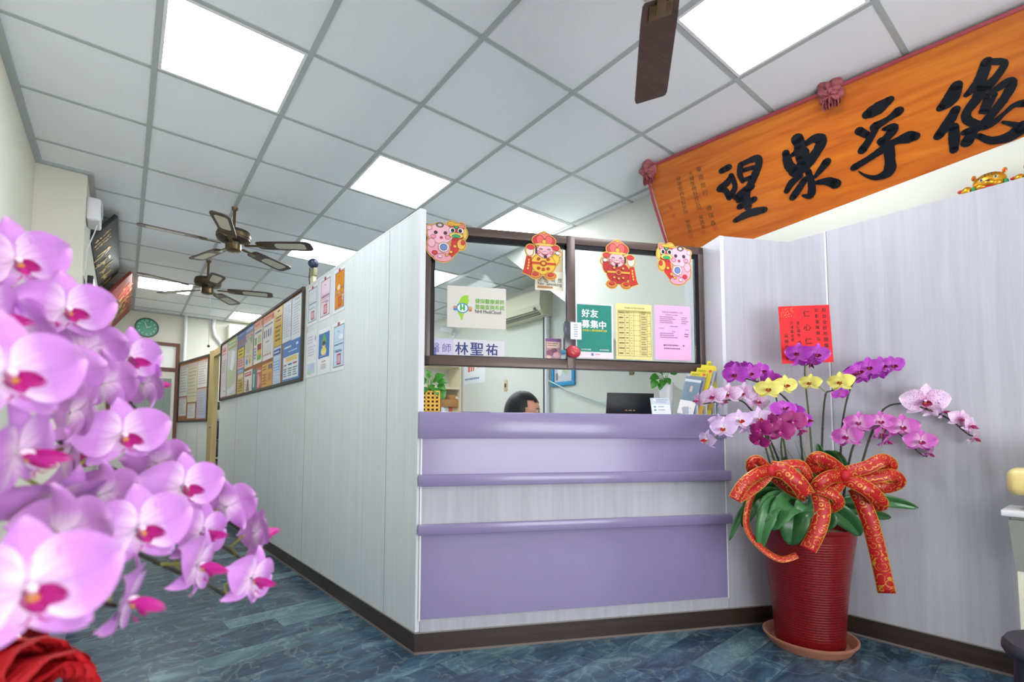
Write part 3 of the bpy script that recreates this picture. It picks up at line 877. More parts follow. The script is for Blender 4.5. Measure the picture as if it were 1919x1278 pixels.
note('blank_form', 'white form, second from the right in the top row of the cork board', 2.285, 2.04, 1.79, 2.13, '#e3e9f3', [L(.1, .1, .9, .9, 14, '#b8c0d0'), ('r', .94, .1, .98, .97, '#5d6066')])
note('blue_poster', 'bright blue poster with a pale table, lower right on the cork board', 2.258, 1.803, 1.458, 1.785, '#1f74c4', [
    ('r', .05, .06, .93, .62, '#e9f0f4'), L(.08, .8, .6, .9, 1, '#e9f4fa'), ('r', .78, .84, .9, .9, '#dcecf8'), L(.35, .7, .9, .76, 1, '#cfe4f4'),
    ('r', .2, .48, .88, .6, '#f2d98a'), L(.22, .5, .86, .59, 3, '#c79a3a'), L(.08, .36, .3, .45, 1, '#e0962c'), L(.36, .36, .58, .45, 1, '#2c7ac0'), L(.64, .36, .88, .45, 1, '#d24a4a'),
    L(.08, .1, .3, .33, 4, '#5a6a80'), L(.36, .1, .58, .33, 4, '#5a6a80'), L(.64, .1, .88, .33, 4, '#5a6a80')], cat='poster')
note('yellow_notice', 'long deep yellow notice in the top row of the cork board', 2.56, 2.30, 1.79, 2.13, '#e0b73a', [L(.2, .1, .85, .55, 4, '#6d5518'), L(.25, .62, .9, .78, 2, '#3c3420'), L(.4, .85, .7, .95, 1, '#3c3420')])
note('pale_blue_notice', 'pale blue notice with a dark blue heading under the yellow notice', 2.55, 2.312, 1.457, 1.785, '#bcd2ee', [('r', .05, .78, .95, .93, '#3c4aa0'), L(.1, .8, .9, .9, 1, '#e8ecf8'), ('r', .1, .35, .9, .66, '#8db4e4'), L(.1, .08, .9, .75, 9, '#e8eef8')])
note('medicine_poster', 'white poster with an orange heading and rows of small blue figures, cork board', 2.925, 2.565, 1.708, 2.135, '#f0ebe6', [('r', 0, .83, 1, 1, '#eb9a78'), L(.1, .86, .8, .97, 1, '#d45c3c'), ('e', .9, .9, .06, .06, '#c8342c'), L(.1, .72, .9, .79, 1, '#5a566a')] +
     [('r', x, .5, x + .09, .66, c) for x, c in ((.1, '#4c6ab0'), (.3, '#9a8a70'), (.5, '#3c5890'), (.7, '#6a86b8'))] + [('r', x, .12, x + .1, .32, '#e4dede') for x in (.1, .3, .5, .7)] + [('r', x, .1, x + .1, .13, '#c84a44') for x in (.1, .3, .5, .7)] + [L(.3, .37, .7, .42, 1, '#7a7484')], cat='poster')
note('treatment_poster', 'orange headed poster with a red, yellow and green column on the cork board', 3.275, 2.95, 1.712, 2.137, '#efebe2', [('r', 0, .8, 1, 1, '#f0b090'), L(.1, .84, .75, .96, 1, '#d8623c'), ('e', .9, .9, .06, .06, '#c8342c'), L(.1, .68, .9, .77, 1, '#4f4c72'), ('r', .1, .45, .35, .62, '#7fb070'), ('r', .5, .46, .85, .64, '#b8c890'), ('r', .45, .3, .9, .44, '#a02c34'), ('r', .45, .18, .9, .3, '#d8b43c'), ('r', .45, .07, .9, .18, '#7cb83c'), ('r', .05, .1, .35, .36, '#d8dcea'), L(.06, .1, .34, .4, 4, '#5a5688')], cat='poster')
note('orange_poster', 'golden yellow poster with dark columns of print, bottom row of the cork board', 2.925, 2.567, 1.452, 1.676, '#e3a52e', [L(.05, .7, .5, .92, 2, '#7a5a14'), ('r', .62, .72, .7, .92, '#4c4470'), ('r', .74, .72, .82, .92, '#4c4470'), ('r', .86, .72, .94, .92, '#4c4470'), ('e', .75, .42, .15, .2, '#cf8a48'), L(.06, .1, .5, .6, 4, '#98701c'), ('r', .2, .25, .35, .5, '#c8802c')], cat='poster')
note('teal_poster', 'poster half teal and half coral, bottom row of the cork board', 3.30, 2.93, 1.442, 1.663, '#c4543c', [('r', 0, 0, .45, 1, '#2f8484'), ('r', .12, .2, .25, .8, '#d8e0d8'), ('r', .6, .15, .7, .7, '#e8d8c8'), L(.55, .75, .95, .92, 1, '#f0e4d8'), ('e', .8, .4, .1, .22, '#e0a890')], cat='poster')
note('yellow_blue_card', 'small lavender leaflet above the pale map sheet on the cork board', 3.66, 3.28, 1.99, 2.14, '#7a98c8', [('r', .05, .1, .95, .55, '#c89a88'), L(.1, .6, .9, .9, 1, '#d8e0f0'), L(.1, .15, .9, .5, 2, '#e8d0c4')])
note('map_poster', 'pale map sheet with a cut corner, middle of the cork board', 3.665, 3.31, 1.71, 2.03, '#ddd8c4', [('p', [(.3, .95), (.7, .98), (.9, .7), (.6, .45), (.2, .5), (.1, .7)], '#c9cdb4'), ('p', [(.55, .95), (.95, .98), (.85, .72)], '#7fa888'), ('e', .3, .2, .12, .1, '#5a9acc'), ('e', .65, .2, .12, .1, '#c8b43c'), L(.15, .3, .9, .42, 2, '#b8a488')], cat='poster')
note('figure_poster', 'white poster with a red heading and a brown figure, bottom row of the cork board', 3.655, 3.31, 1.442, 1.68, '#eae6e2', [('r', .1, .75, .9, .92, '#c8404a'), L(.15, .78, .85, .9, 1, '#f4e8e8'), ('e', .5, .5, .1, .1, '#a85a3c'), ('p', [(.38, .42), (.62, .42), (.68, .1), (.32, .1)], '#b4684a'), L(.1, .1, .28, .6, 4, '#a8a4b0')], cat='poster')
note('blue_card', 'blue and grey leaflet topping the narrow column of cards on the cork board', 4.03, 3.65, 1.965, 2.145, '#5f7fc0', [L(.1, .65, .9, .9, 1, '#a8b8e0'), ('r', .05, .08, .95, .5, '#8a84a0'), L(.1, .12, .9, .45, 2, '#c4685c')])
note('yellow_card', 'bright yellow card in the narrow column of cards on the cork board', 3.995, 3.705, 1.855, 1.958, '#e6d62e', [L(.15, .15, .9, .85, 2, '#4a4818')])
note('pink_card', 'pink card below the bright yellow card on the cork board', 4.0, 3.69, 1.735, 1.85, '#e0b0b4', [L(.1, .15, .85, .85, 3, '#c05a64')])
note('sky_card', 'sky blue strip below the pink card on the cork board', 3.985, 3.68, 1.682, 1.73, '#6aa4d4', [L(.1, .2, .9, .8, 1, '#cfe0ee')])
note('ochre_poster', 'ochre leaflet at the foot of the narrow column of cards on the cork board', 3.98, 3.685, 1.452, 1.678, '#d8b860', [('r', .1, .78, .9, .94, '#e8e0c8'), L(.12, .1, .88, .72, 5, '#8a6a2c'), ('e', .6, .4, .2, .14, '#b08a3a')])
ps = note('plastic_folder', 'crumpled clear plastic folder of papers near the left end of the cork board', 4.56, 4.05, 1.47, 2.15, '#cfd6da', [('r', .05, .8, .95, .97, '#a8b878'), L(.1, .83, .9, .95, 2, '#e0e4c8'), ('p', [(.45, .78), (.85, .72), (.55, .35), (.25, .25)], '#f2f4f4'), ('p', [(.1, .12), (.9, .22), (.9, .55), (.6, .4), (.1, .5)], '#c4cca8'), ('p', [(.1, .02), (.85, .06), (.9, .16), (.1, .1)], '#e4e8ec')])
note('grey_pink_form', 'greyish pink form with a red stamp at the far left end of the cork board', 4.93, 4.58, 1.475, 2.13, '#cfc2c4', [('f', .1, .8, .75, .92, .03, '#c84a5a'), L(.12, .82, .72, .91, 1, '#c84a5a'), L(.15, .45, .8, .7, 6, '#9a9498'), ('r', .02, .02, .98, .2, '#dcd8dc'), L(.5, .08, .9, .12, 1, '#6a666e')])

# the six certificates beside the cork board
def cert(label, s1, s0, z0, z1, body, stampc='#b8344a', extra=()):
    d = [('r', .11, .07, .95, .93, '#8f8f96'), ('r', .15, .095, .91, .905, body),
         ('r', .42, .91, .58, .99, '#b8304c'), ('f', .42, .12, .72, .34, .05, stampc), ('r', .49, .15, .65, .31, '#e8c4cc'), L(.5, .16, .64, .3, 4, '#c06a78'),
         ('t', '說明書', .5, .8, .028, .25, '#3a3f58'), ('r', .15, .60, .91, .604, '#8a90a0'), L(.2, .5, .88, .56, 1, '#6a7088'), L(.2, .39, .8, .44, 1, '#9096a8')] + list(extra)
    sheet('certificate', label, 'certificate', F_PART, [-s1, -s0, z0, z1], '#eceef3', d, group='certificates beside the cork board')
cert('white certificate with a small red stamp, top row beside the cork board frame', 1.690, 1.466, 1.836, 2.129, '#dde4ee')
cert('pale pink certificate with a red stamp, middle of the top row beside the cork board', 1.425, 1.208, 1.83, 2.135, '#efd8e6', extra=[L(.55, .36, .88, .4, 1, '#6a4ca0'), L(.2, .45, .9, .58, 3, '#e0a0b8')])
cert('orange certificate with white lettering, top right of the papers beside the cork board', 1.150, 0.955, 1.832, 2.127, '#d98a14', stampc='#c8501c', extra=[('r', .49, .15, .65, .31, '#cf7418'), ('e', .47, .56, .15, .075, '#e8c48c'), ('t', '告示', .47, .56, .075, .26, '#f6ecd8', .02), L(.4, .4, .56, .47, 2, '#f0dcb8'), ('r', .78, .24, .9, .36, '#e8e4e0'), ('r', .81, .26, .87, .34, '#8a7a6a')])
sheet('license_sheet', 'white sheet with a pastel picture at its foot, lower row beside the cork board frame', 'certificate', F_PART, [-1.683, -1.456, 1.443, 1.788], '#e9ebf1', [L(.1, .72, .7, .9, 3, '#c8b8d0'), ('e', .85, .82, .06, .06, '#b8a8c8'), L(.15, .45, .9, .68, 4, '#c0c4d4'), ('r', .12, .08, .85, .3, '#c4d8ee'), ('e', .35, .12, .2, .06, '#b4dcc0'), ('e', .6, .22, .15, .06, '#c8c4ec')], group='certificates beside the cork board')
sheet('health_poster', 'white sheet with a rounded blue picture of a child, middle of the lower row', 'poster', F_PART, [-1.432, -1.193, 1.446, 1.766], '#eceef2', [('r', .1, .36, .9, .9, '#2f6fb8'), ('r', .06, .4, .94, .86, '#2f6fb8'), ('e', .12, .87, .06, .045, '#2f6fb8'), ('e', .88, .87, .06, .045, '#2f6fb8'), ('e', .12, .39, .06, .045, '#2f6fb8'), ('e', .88, .39, .06, .045, '#2f6fb8'),
      ('p', [(.5, .9), (.62, .8), (.75, .68), (.6, .66), (.66, .56), (.4, .55), (.42, .66), (.28, .66), (.42, .8)], '#5cae3c'), ('e', .5, .63, .13, .07, '#e8c890'), ('e', .5, .67, .14, .05, '#3c3028'), ('e', .5, .5, .22, .085, '#e8d868'), ('e', .4, .46, .08, .04, '#f0dca0'), ('e', .62, .46, .08, .04, '#f0dca0'), L(.2, .38, .8, .42, 1, '#a8c8e8'), L(.35, .24, .75, .3, 1, '#d07a8a'), L(.3, .1, .75, .22, 4, '#a8acb8')], group='certificates beside the cork board')
cert('pale blue certificate with a large red stamp, lower right of the six papers', 1.155, 0.937, 1.443, 1.766, '#c4dcf2', extra=[('e', .7, .68, .18, .05, '#e4eef6'), L(.3, .36, .9, .41, 1, '#4a5a90')])
# ---------------------------------------------------------------- ceiling fans
BRASS = mat('#6b5a3c', 0.35, metal=0.7, var=0.15)
MOTOR = mat('#4a3f33', 0.4, metal=0.5, var=0.15)
BLADE = laminate('fan_blade_wood', '#3a2a22', '#543e33', rough=0.4, scale=(3, 40, 40))
CANE = mat('#cfc9b4', 0.7, var=0.25, scale=160)
def fan(x, y, phase, label, low=0.0, chain=False, nb=5, rs_=1.0, cane=True):
    r = empty('ceiling_fan', loc(x, y, CEIL - low), label, 'ceiling fan', 'brown five blade ceiling fans')
    MB().lathe([(0.02, low), (0.024, low), (0.022, low - 0.02), (0.013, low - 0.03)][::-1], BRASS, n=20).build('canopy', r)
    MB().cyl((0, 0, low - 0.03), (0, 0, -0.19), 0.011, 0.011, BRASS, n=12).build('rod', r)
    MB().lathe([(0.02, -0.365), (0.055, -0.362), (0.058, -0.30), (0.05, -0.295), (0.10, -0.29), (0.122, -0.275), (0.126, -0.235), (0.118, -0.205), (0.06, -0.19), (0.012, -0.18)], MOTOR, n=36).build('motor', r)
    MB().lathe([(0.1265, -0.262), (0.1285, -0.26), (0.1285, -0.232), (0.1265, -0.23)], BRASS, n=36).build('band', r)
    MB().lathe([(0.01, -0.372), (0.045, -0.370), (0.0585, -0.36), (0.0585, -0.315), (0.05, -0.312)], BRASS, n=28).build('switch_cup', r)
    for k in range(nb):
        a = math.radians(phase + 360 / nb * k)           # clockwise from +Y
        R_ = Matrix.Rotation(math.pi / 2 - a, 4, 'Z') @ Matrix.Translation((0, 0, -0.315)) @ Matrix.Rotation(math.radians(-10), 4, 'X') @ Matrix.Scale(rs_, 4)
        b = MB()
        n = 10
        prof = [(0.19, 0.038), (0.205, 0.052), (0.26, 0.058), (0.58, 0.070), (0.615, 0.062), (0.635, 0.040)] if cane else [(0.19, 0.046), (0.2, 0.052), (0.26, 0.055), (0.6, 0.058), (0.618, 0.054), (0.622, 0.046)]
        poly = [(a_, w_) for a_, w_ in prof] + [(a_, -w_) for a_, w_ in prof[::-1]]
        b.prism(poly, 'z', -0.003, 0.003, BLADE, T=R_)
        bl = b.build('blade', r)
        if cane:
          c = MB()
          pp = [(0.335, 0.02), (0.355, 0.038), (0.56, 0.044), (0.58, 0.03)]
          poly = [(a_, w_) for a_, w_ in pp] + [(a_, -w_) for a_, w_ in pp[::-1]]
          c.prism(poly, 'z', -0.0042, 0.0042, CANE, T=R_)
          c.build('cane_insert', bl)
        i = MB()
        i.box(0.09, 0.24, -0.014, 0.014, -0.010, -0.003, BRASS, bev=0.003, T=R_)
        i.box(0.2, 0.25, -0.034, 0.034, -0.008, -0.003, BRASS, bev=0.002, T=R_)
        i.build('blade_arm', bl)
    if chain:
        MB().tube([(0.03, 0, -0.37), (0.03, 0, -0.6), (0.03, 0, -0.92)], 0.0025, GREY_METAL, n=6).build('pull_chain', r)
        MB().ball((0.03, 0, -0.93), 0.014, mat('#3a2a20', .4), n=10).build('chain_knob', r)
fan(0.655, 4.49, 53, 'brown five-bladed ceiling fan nearer of the two down the corridor, its cane inserts showing')
fan(0.658, 6.075, 34, 'brown five-bladed ceiling fan farther down the corridor with a long pull chain', chain=True)
fan(1.145, 0.735, 50.4, 'low-hung ceiling fan, one dark blade reaching in at the top, without cane insert', low=0.137, nb=4, rs_=1.13, cane=False)

# ---------------------------------------------------------------- signs and devices on the left pillar
def tilted_sign(name, label, yn, yf, xt, zt, face_m, build_face):
    """hung high on the pillar face, its top leaning out over the corridor"""
    xb = -0.262
    h = math.hypot(xt - xb, 0.0) / math.sin(math.radians(34))
    zdir = Vector((math.sin(math.radians(34)), 0, math.cos(math.radians(34))))
    xd = Vector((0, 1, 0))
    yd = zdir.cross(xd)
    o_ = Vector((xb, yn, zt - h * zdir.z))
    M_ = Matrix(((xd.x, yd.x, zdir.x, o_.x), (xd.y, yd.y, zdir.y, o_.y), (xd.z, yd.z, zdir.z, o_.z), (0, 0, 0, 1)))
    r = empty(name, M_, label, 'signboard')
    Wd = yf - yn
    b = MB().box(0, Wd, 0, 0.03, 0, h, face_m, bev=0.003)
    build_face(b, Wd, h)
    b.build('board', r)
    return r, Wd, h
GOLD = mat('#d6b370', 0.4, metal=0.3, var=0.15)
def gold_strokes(b, Wd, h, x, z, s, seed, m, n=7):
    rs = random.Random(seed)
    for k in range(n):
        a = rs.choice((0.1, 0.15, 1.5, 1.45, 0.8, 2.3))
        L0 = s * (0.3 + 0.4 * rs.random())
        cx, cz = x + (rs.random() - .5) * s * 0.7, z + (rs.random() - .5) * s * 0.8
        stroke(b, [(cx - L0 * .5 * math.cos(a), cz - L0 * .5 * math.sin(a), s * 0.1), (cx, cz + s * 0.03, s * 0.16), (cx + L0 * .5 * math.cos(a), cz + L0 * .5 * math.sin(a), s * 0.11)], 0.0 - 0.0003 * k, m, th=0.004)
def black_face(b, Wd, h):
    for k in range(4):
        gold_strokes(b, Wd, h, Wd * (0.34 + 0.15 * k), h * 0.33, Wd * 0.10, 20 + k, GOLD, 6)
    for k in range(3):
        for q_ in range(5):
            gold_strokes(b, Wd, h, Wd * (0.08 + 0.05 * k), h * (0.60 - 0.12 * q_), Wd * 0.028, 60 + k * 7 + q_, GOLD, 3)
    for q_ in range(6):
        gold_strokes(b, Wd, h, Wd * 0.95, h * (0.55 - 0.1 * q_), Wd * 0.028, 90 + q_, GOLD, 3)
p_n, p_f = onz(214, 404, 2.84), onz(229, 510, 2.84)
tilted_sign('gold_lettered_sign', 'black signboard with gold brush lettering, leaning from the left pillar', p_n.y, p_f.y, 0.5 * (p_n.x + p_f.x), 2.84, mat('#2b2d33', 0.5, var=0.1), black_face)
def red_face(b, Wd, h):
    for k in range(5):
        gold_strokes(b, Wd, h, Wd * (0.2 + 0.14 * k), h * 0.8, Wd * 0.1, 120 + k, mat('#c98a62', .45), 5)
    b.prism([(Wd * (0.55 + 0.27 * math.cos(t * math.pi / 14)), h * (0.48 + 0.24 * math.sin(t * math.pi / 14))) for t in range(28)], 'y', -0.002, 0, mat('#6b3a2c', 0.4, var=0.2))
    for k in range(3):
        gold_strokes(b, Wd, h, Wd * (0.42 + 0.13 * k), h * 0.5, Wd * 0.13, 140 + k, mat('#b9b04e', .45), 6)
    for k in range(4):
        gold_strokes(b, Wd, h, Wd * (0.3 + 0.16 * k), h * 0.12, Wd * 0.1, 160 + k, GOLD, 5)
p_n, p_f = onz(244, 510, 2.84), onz(247, 583, 2.84)
tilted_sign('red_sign', 'red signboard with a dark oval and gold lettering, behind the black signboard', p_n.y, min(p_f.y, 9.2), 0.5 * (p_n.x + p_f.x) , 2.84, mat('#9c3a34', 0.5, var=0.12), red_face)
el = empty('emergency_light', F_PIL.at(0.04, 0, 2.575), 'white boxy emergency light high on the edge of the left pillar', 'emergency light')
MB().box(0, 0.24, -0.082, 0, 0, 0.17, WHITE_PL, bev=0.018, seg=3).build('housing', el)
MB().box(0.03, 0.21, -0.088, -0.084, 0.08, 0.15, mat('#cfd2d8', .3), bev=0.002).build('lens', el)
MB().tube([(0.1, -0.06, 0.0), (0.09, -0.05, -0.06), (0.12, -0.03, -0.12), (0.1, -0.012, -0.2), (0.11, -0.008, -0.34)], 0.004, WHITE_PL, n=6).build('cord', el)
tv = empty('wall_screen', F_PIL.at(0.18, -0.02, 1.78), 'thin wall screen with a pale bright face on the left pillar, seen edge on', 'screen')
MB().box(0, 0.75, -0.035, 0, 0, 0.42, DARK_PL, bev=0.004).build('case', tv)
MB().box(0.02, 0.73, -0.037, -0.035, 0.02, 0.40, emit('screen_glow', (0.75, 0.85, 1, 1), 1.2)).build('display', tv)
MB().box(0.3, 0.45, 0, 0.02, 0.15, 0.3, DARK_PL).build('bracket', tv)

# ---------------------------------------------------------------- far end of the corridor
cx, cz = F_BACK.hit(275, 614)
ck = empty('wall_clock', F_BACK.at(cx, 0, cz), 'round green wall clock with white numerals on the far wall', 'clock')
RM = Matrix.Rotation(math.pi / 2, 4, 'X')
MB().lathe([(0.148, 0.0), (0.150, 0.02), (0.146, 0.034), (0.137, 0.034), (0.135, 0.022)], mat('#24332f', .35), n=40, T=RM).build('rim', ck)
fc = MB().lathe([(0.001, 0.021), (0.136, 0.021), (0.136, 0.022), (0.001, 0.0225)], mat('#1f9a78', 0.3, var=0.03), n=40, T=RM)
for n_ in range(1, 13):
    a = math.radians(30 * n_)
    decorate(fc, [('t', str(n_), .5, .5, .9, 1.4, '#e8f4ee', .02)], 0.105 * math.sin(a) - 0.016, 0.105 * math.cos(a) - 0.014, 0.032, 0.028, -0.0232)
fc.build('face', ck)
hd = MB()
hd.box(-0.004, 0.004, -0.0255, -0.0245, -0.01, 0.06, mat('#eef2f0', .4), T=Matrix.Rotation(1.2, 4, 'Y'))
hd.box(-0.003, 0.003, -0.0265, -0.0257, -0.01, 0.09, mat('#eef2f0', .4), T=Matrix.Rotation(-0.3, 4, 'Y'))
hd.build('hands', ck)
# door with a transom light
DBR = laminate('brown_door_frame', '#5b2c20', '#74402f', rough=0.4, scale=(30, 30, 1.5))
dx0, dx1 = -0.2, 0.66
d = MB()
zt, zm = 2.43, 2.04
d.box(dx1 - 0.05, dx1, -0.05, 0, 0, zt, DBR); d.box(dx0, dx0 + 0.05, -0.05, 0, 0, zt, DBR)
d.box(dx0 + 0.05, dx1 - 0.05, -0.05, 0, zt - 0.05, zt, DBR); d.box(dx0 + 0.05, dx1 - 0.05, -0.05, 0, zm - 0.06, zm, DBR)
door = struct('door_1', d, F_BACK.M)
MB().box(dx0 + 0.05, dx1 - 0.05, -0.03, -0.02, zm, zt - 0.05, mat('#f4f4ec', .6)).build('transom_pane', door)
MB().box(dx0 + 0.05, dx1 - 0.05, -0.035, -0.005, 0.0, zm - 0.06, mat('#efece0', .6)).build('door_leaf', door)
gp = MB().box(dx0 + 0.1, dx1 - 0.09, -0.038, -0.03, 1.2, zm - 0.17, mat('#93a09a', .5, var=0.1))
for k in range(6):
    gp.box(dx0 + 0.1 + 0.115 * k, dx0 + 0.104 + 0.115 * k, -0.040, -0.03, 1.2, zm - 0.17, mat('#7c8a84', .5))
for k in range(3):
    gp.box(dx0 + 0.1, dx1 - 0.09, -0.040, -0.03, 1.35 + 0.2 * k, 1.353 + 0.2 * k, mat('#7c8a84', .5))
gp.build('door_glass', door)
# second partition near the far door with its own board
F_FAR = Frame((0.93, 7.86, 0), (0.93 - 0.67, 7.86 - 9.2, 0))
FL = math.hypot(0.26, 1.34)
q_ = MB().box(-FL, 0, 0, 0.03, 0, 2.13, LAM_GREY)
for s_ in (0.45, 0.9):
    q_.box(-s_ - 0.002, -s_ + 0.002, -0.001, 0, 0, 1.1, SEAM)
struct('wall_far', q_, F_FAR.M)
TAN = laminate('tan_post', '#a8935f', '#bda873', rough=0.5, scale=(30, 30, 2))
ps_ = MB()
ps_.box(0.0, 0.16, -0.02, 0.05, 0, 2.16, TAN, T=F_FAR.M)
ps_.box(-5.85, -5.0, 0.0, 0.05, 2.07, 2.16, TAN, T=F_PART.M)
jamb = struct('door_2', ps_)
kx, kz = F_FAR.hit(393, 799, -0.02)
MB().cyl((kx, -0.02, kz), (kx, -0.03, kz), 0.02, 0.02, GREY_METAL, n=14, T=F_FAR.M).build('lock', jamb)
fb = empty('small_bulletin_board', F_FAR.at(-FL + 0.02, -0.001, 1.19), 'small cork board full of pale sheets beside the far brown door', 'bulletin board')
fw, fh = FL - 0.05, 0.94
MB().box(0, fw, -0.01, 0, 0, fh, CORK).build('cork_panel', fb)
f = MB()
f.box(0, fw, -0.02, 0, 0, 0.03, FRM); f.box(0, fw, -0.02, 0, fh - 0.03, fh, FRM)
f.box(0, 0.03, -0.02, 0, 0.03, fh - 0.03, FRM); f.box(fw - 0.03, fw, -0.02, 0, 0.03, fh - 0.03, FRM)
f.build('frame', fb)
for i, (a, b_, c, e_, col, lab) in enumerate([
        (0.02, 0.32, 0.42, 0.96, '#dcdfe2', 'grey white sheet at the upper left of the small cork board by the brown door'),
        (0.33, 0.66, 0.30, 0.96, '#d8d2ac', 'long straw coloured sheet in the middle of the small cork board'),
        (0.67, 0.97, 0.52, 0.96, '#e6e4e0', 'pale sheet at the upper right of the small cork board'),
        (0.67, 0.97, 0.02, 0.50, '#b9bcd8', 'pale lilac sheet at the lower right of the small cork board'),
        (0.03, 0.30, 0.08, 0.40, '#e4e6e8', 'white sheet at the lower left of the small cork board'),
        (0.36, 0.62, 0.03, 0.28, '#e2e0e6', 'white sheet at the bottom middle of the small cork board')]):
    x_ = -FL + 0.05 + (fw - 0.06)
    sheet('notice', lab, 'notice', F_FAR, [-FL + 0.04 + a * (fw - 0.05), -FL + 0.04 + b_ * (fw - 0.05), 1.22 + c * 0.88, 1.22 + e_ * 0.88], col, [('L', .1, .1, .9, .9, 9, '#b0aea8'), ('r', 0, .9, 1, 1, '#c8b8b4')], y=-0.0125, group='sheets on the small cork board')
px_, pz_ = F_BACK.hit(346, 640)
tag(MB().tube([(px_, -0.03, CEIL - 0.001), (px_, -0.03, 1.4)], 0.025, WHITE_PL, n=12).build('water_pipe', M=F_BACK.M), 'straight white vertical pipe on the far wall right of the clock', 'pipe')
qs = [F_BACK.hit(u, v) for u, v in ((402, 594), (399, 612), (402, 628), (413, 642), (416, 655))]
tag(MB().tube([(qs[0][0], -0.035, CEIL - 0.001)] + [(a, -0.035, b_) for a, b_ in qs], 0.028, WHITE_PL, n=12).build('bent_pipe', M=F_BACK.M), 'bent white pipe curving down from the ceiling at the far wall', 'pipe')
bx0, bz0 = F_BACK.hit(424, 640); bx1, bz1 = F_BACK.hit(442, 612)
tag(MB().box(bx0, bx0 + 0.75, -0.2, 0, bz0 - 0.02, bz1, mat('#f0eac8', .5), bev=0.02).build('wall_unit', M=F_BACK.M), 'cream wall unit on the far wall just above the cork board', 'air conditioner')
# dark equipment seen through the opening beside the far partition
dc = empty('stacked_seat', loc(1.25, 8.95, 0, 0.1), 'black padded seat stack seen through the narrow opening beside the tan post', 'chair')
m_ = MB()
for z0, z1 in ((0.36, 0.62), (0.66, 0.9), (0.94, 1.24)):
    m_.box(-0.25, 0.25, -0.2, 0.2, z0, z1, mat('#23242c', .35), bev=0.04, seg=3)
m_.build('cushions', dc)
MB().box(-0.25, 0.25, -0.12, 0.2, 1.40, 1.52, mat('#23242c', .35), bev=0.03).build('headrest', dc)
m_ = MB()
for xx in (-0.27, 0.27):
    m_.tube([(xx, -0.2, 0), (xx, -0.2, 0.64), (xx, 0.1, 0.66), (xx, 0.12, 1.46)], 0.015, GREY_METAL, n=8)
m_.tube([(-0.27, -0.21, 0.64), (0.27, -0.21, 0.64)], 0.013, GREY_METAL, n=8)
m_.tube([(-0.27, -0.2, 0.3), (0.27, -0.2, 0.3)], 0.013, GREY_METAL, n=8)
m_.build('frame', dc)
# wall sensor on top of the corridor partition
sx_, sz_ = F_PART.hit(588, 535)
ws = empty('wall_sensor', F_PART.at(-1.62, 0.015, 2.157), 'dark blue ball camera on a beige bracket standing on the partition top', 'camera')
MB().box(-0.028, 0.028, -0.012, 0.012, 0, 0.085, mat('#d8d2ae', .5), bev=0.004).build('bracket', ws)
MB().box(-0.055, 0.04, -0.014, 0.014, 0.055, 0.115, mat('#8f8a6c', .5, var=0.2), bev=0.004).build('clip', ws)
b = MB().ball((0.0, -0.005, 0.155), 0.038, mat('#28304e', .25), n=18)
b.cyl((0.0, -0.005, 0.12), (0, 0, 0.105), 0.012, 0.014, mat('#28304e', .3), n=10)
b.build('ball_head', ws)
MB().tube([(-0.03, 0, 0.155), (-0.09, 0, 0.14), (-0.12, 0.005, 0.08), (-0.115, 0.01, 0.02), (-0.07, 0.012, 0.002)], 0.004, DARK_PL, n=6).build('cable', ws)

# ---------------------------------------------------------------- the office behind the window
def office_on_wall(u, v): return F_OFF.hit(u, v)
a0 = F_OFF.hit(947, 590); a1 = F_OFF.hit(1042, 545)
ac = empty('air_conditioner', F_OFF.at(-5.13, 0, 2.44), 'cream split air conditioner on the office wall, seen through the left pane', 'air conditioner')
prof = [(0, 0.0), (-0.13, 0.0), (-0.19, 0.05), (-0.21, 0.12), (-0.20, 0.29), (-0.17, 0.32), (0, 0.32)]
IV = mat('#e9e2c6', .4, var=0.02)
m_ = MB()
vs_ = [(x_, y_, z_) for x_ in (0, 0.9) for y_, z_ in prof]
n_ = len(prof)
m_.add(vs_, [list(range(n_)), list(range(2 * n_ - 1, n_ - 1, -1))] + [[i, i + n_, (i + 1) % n_ + n_, (i + 1) % n_] for i in range(n_)], IV)
m_.build('housing', ac)
m_ = MB()
for k in range(3):
    m_.box(0.05, 0.85, -0.165 - 0.015 * k, -0.14 - 0.012 * k, 0.008 + 0.02 * k, 0.02 + 0.02 * k, mat('#6d6a5c', .5))
m_.build('louver', ac)
MB().box(0.79, 0.82, -0.212, -0.2, 0.06, 0.09, mat('#4a4a44', .4)).build('display', ac)
m_ = MB().tube([(0.0, -0.05, CEIL - 0.002), (0.0, -0.05, 0.0)], 0.03, mat('#e4e6e8', .4), n=12)
pole_x = F_OFF.hit(1031, 760)[0]
pl_ = empty('conduit', F_OFF.at(pole_x, 0, 0), 'pale blue grey conduit with a bundle of dark cables on the office wall', 'conduit')
m_.build('pipe', pl_)
MB().tube([(-0.07, -0.03, CEIL - 0.3), (-0.065, -0.035, 2.0), (-0.07, -0.03, 1.4), (-0.06, -0.03, 0.0)], 0.014, DARK_PL, n=8).build('cable', pl_)
MB().tube([(0.03, -0.05, 1.66), (0.4, -0.05, 1.5), (0.8, -0.05, 1.37), (1.2, -0.05, 1.32)], 0.008, mat('#bcd6cc', .4), n=8).build('hose', pl_)
def off_rect(pts): return F_OFF.rect(pts)
sheet('wall_calendar', 'white wall calendar with red figures on the office wall under the window frame', 'calendar', F_OFF,
      [(869, 668), (910, 668), (909, 716), (870, 721)], '#eff1f4', [('r', .2, .45, .3, .68, '#d2624c'), ('r', .33, .46, .4, .66, '#d2624c'), ('r', .43, .47, .5, .64, '#d2624c'), ('r', .2, .78, .28, .95, '#d2624c'), ('r', .45, .85, .52, .95, '#d2624c'), L(.6, .5, .95, .9, 4, '#ecc0b4'), L(.05, .1, .95, .25, 1, '#6c86b4')])
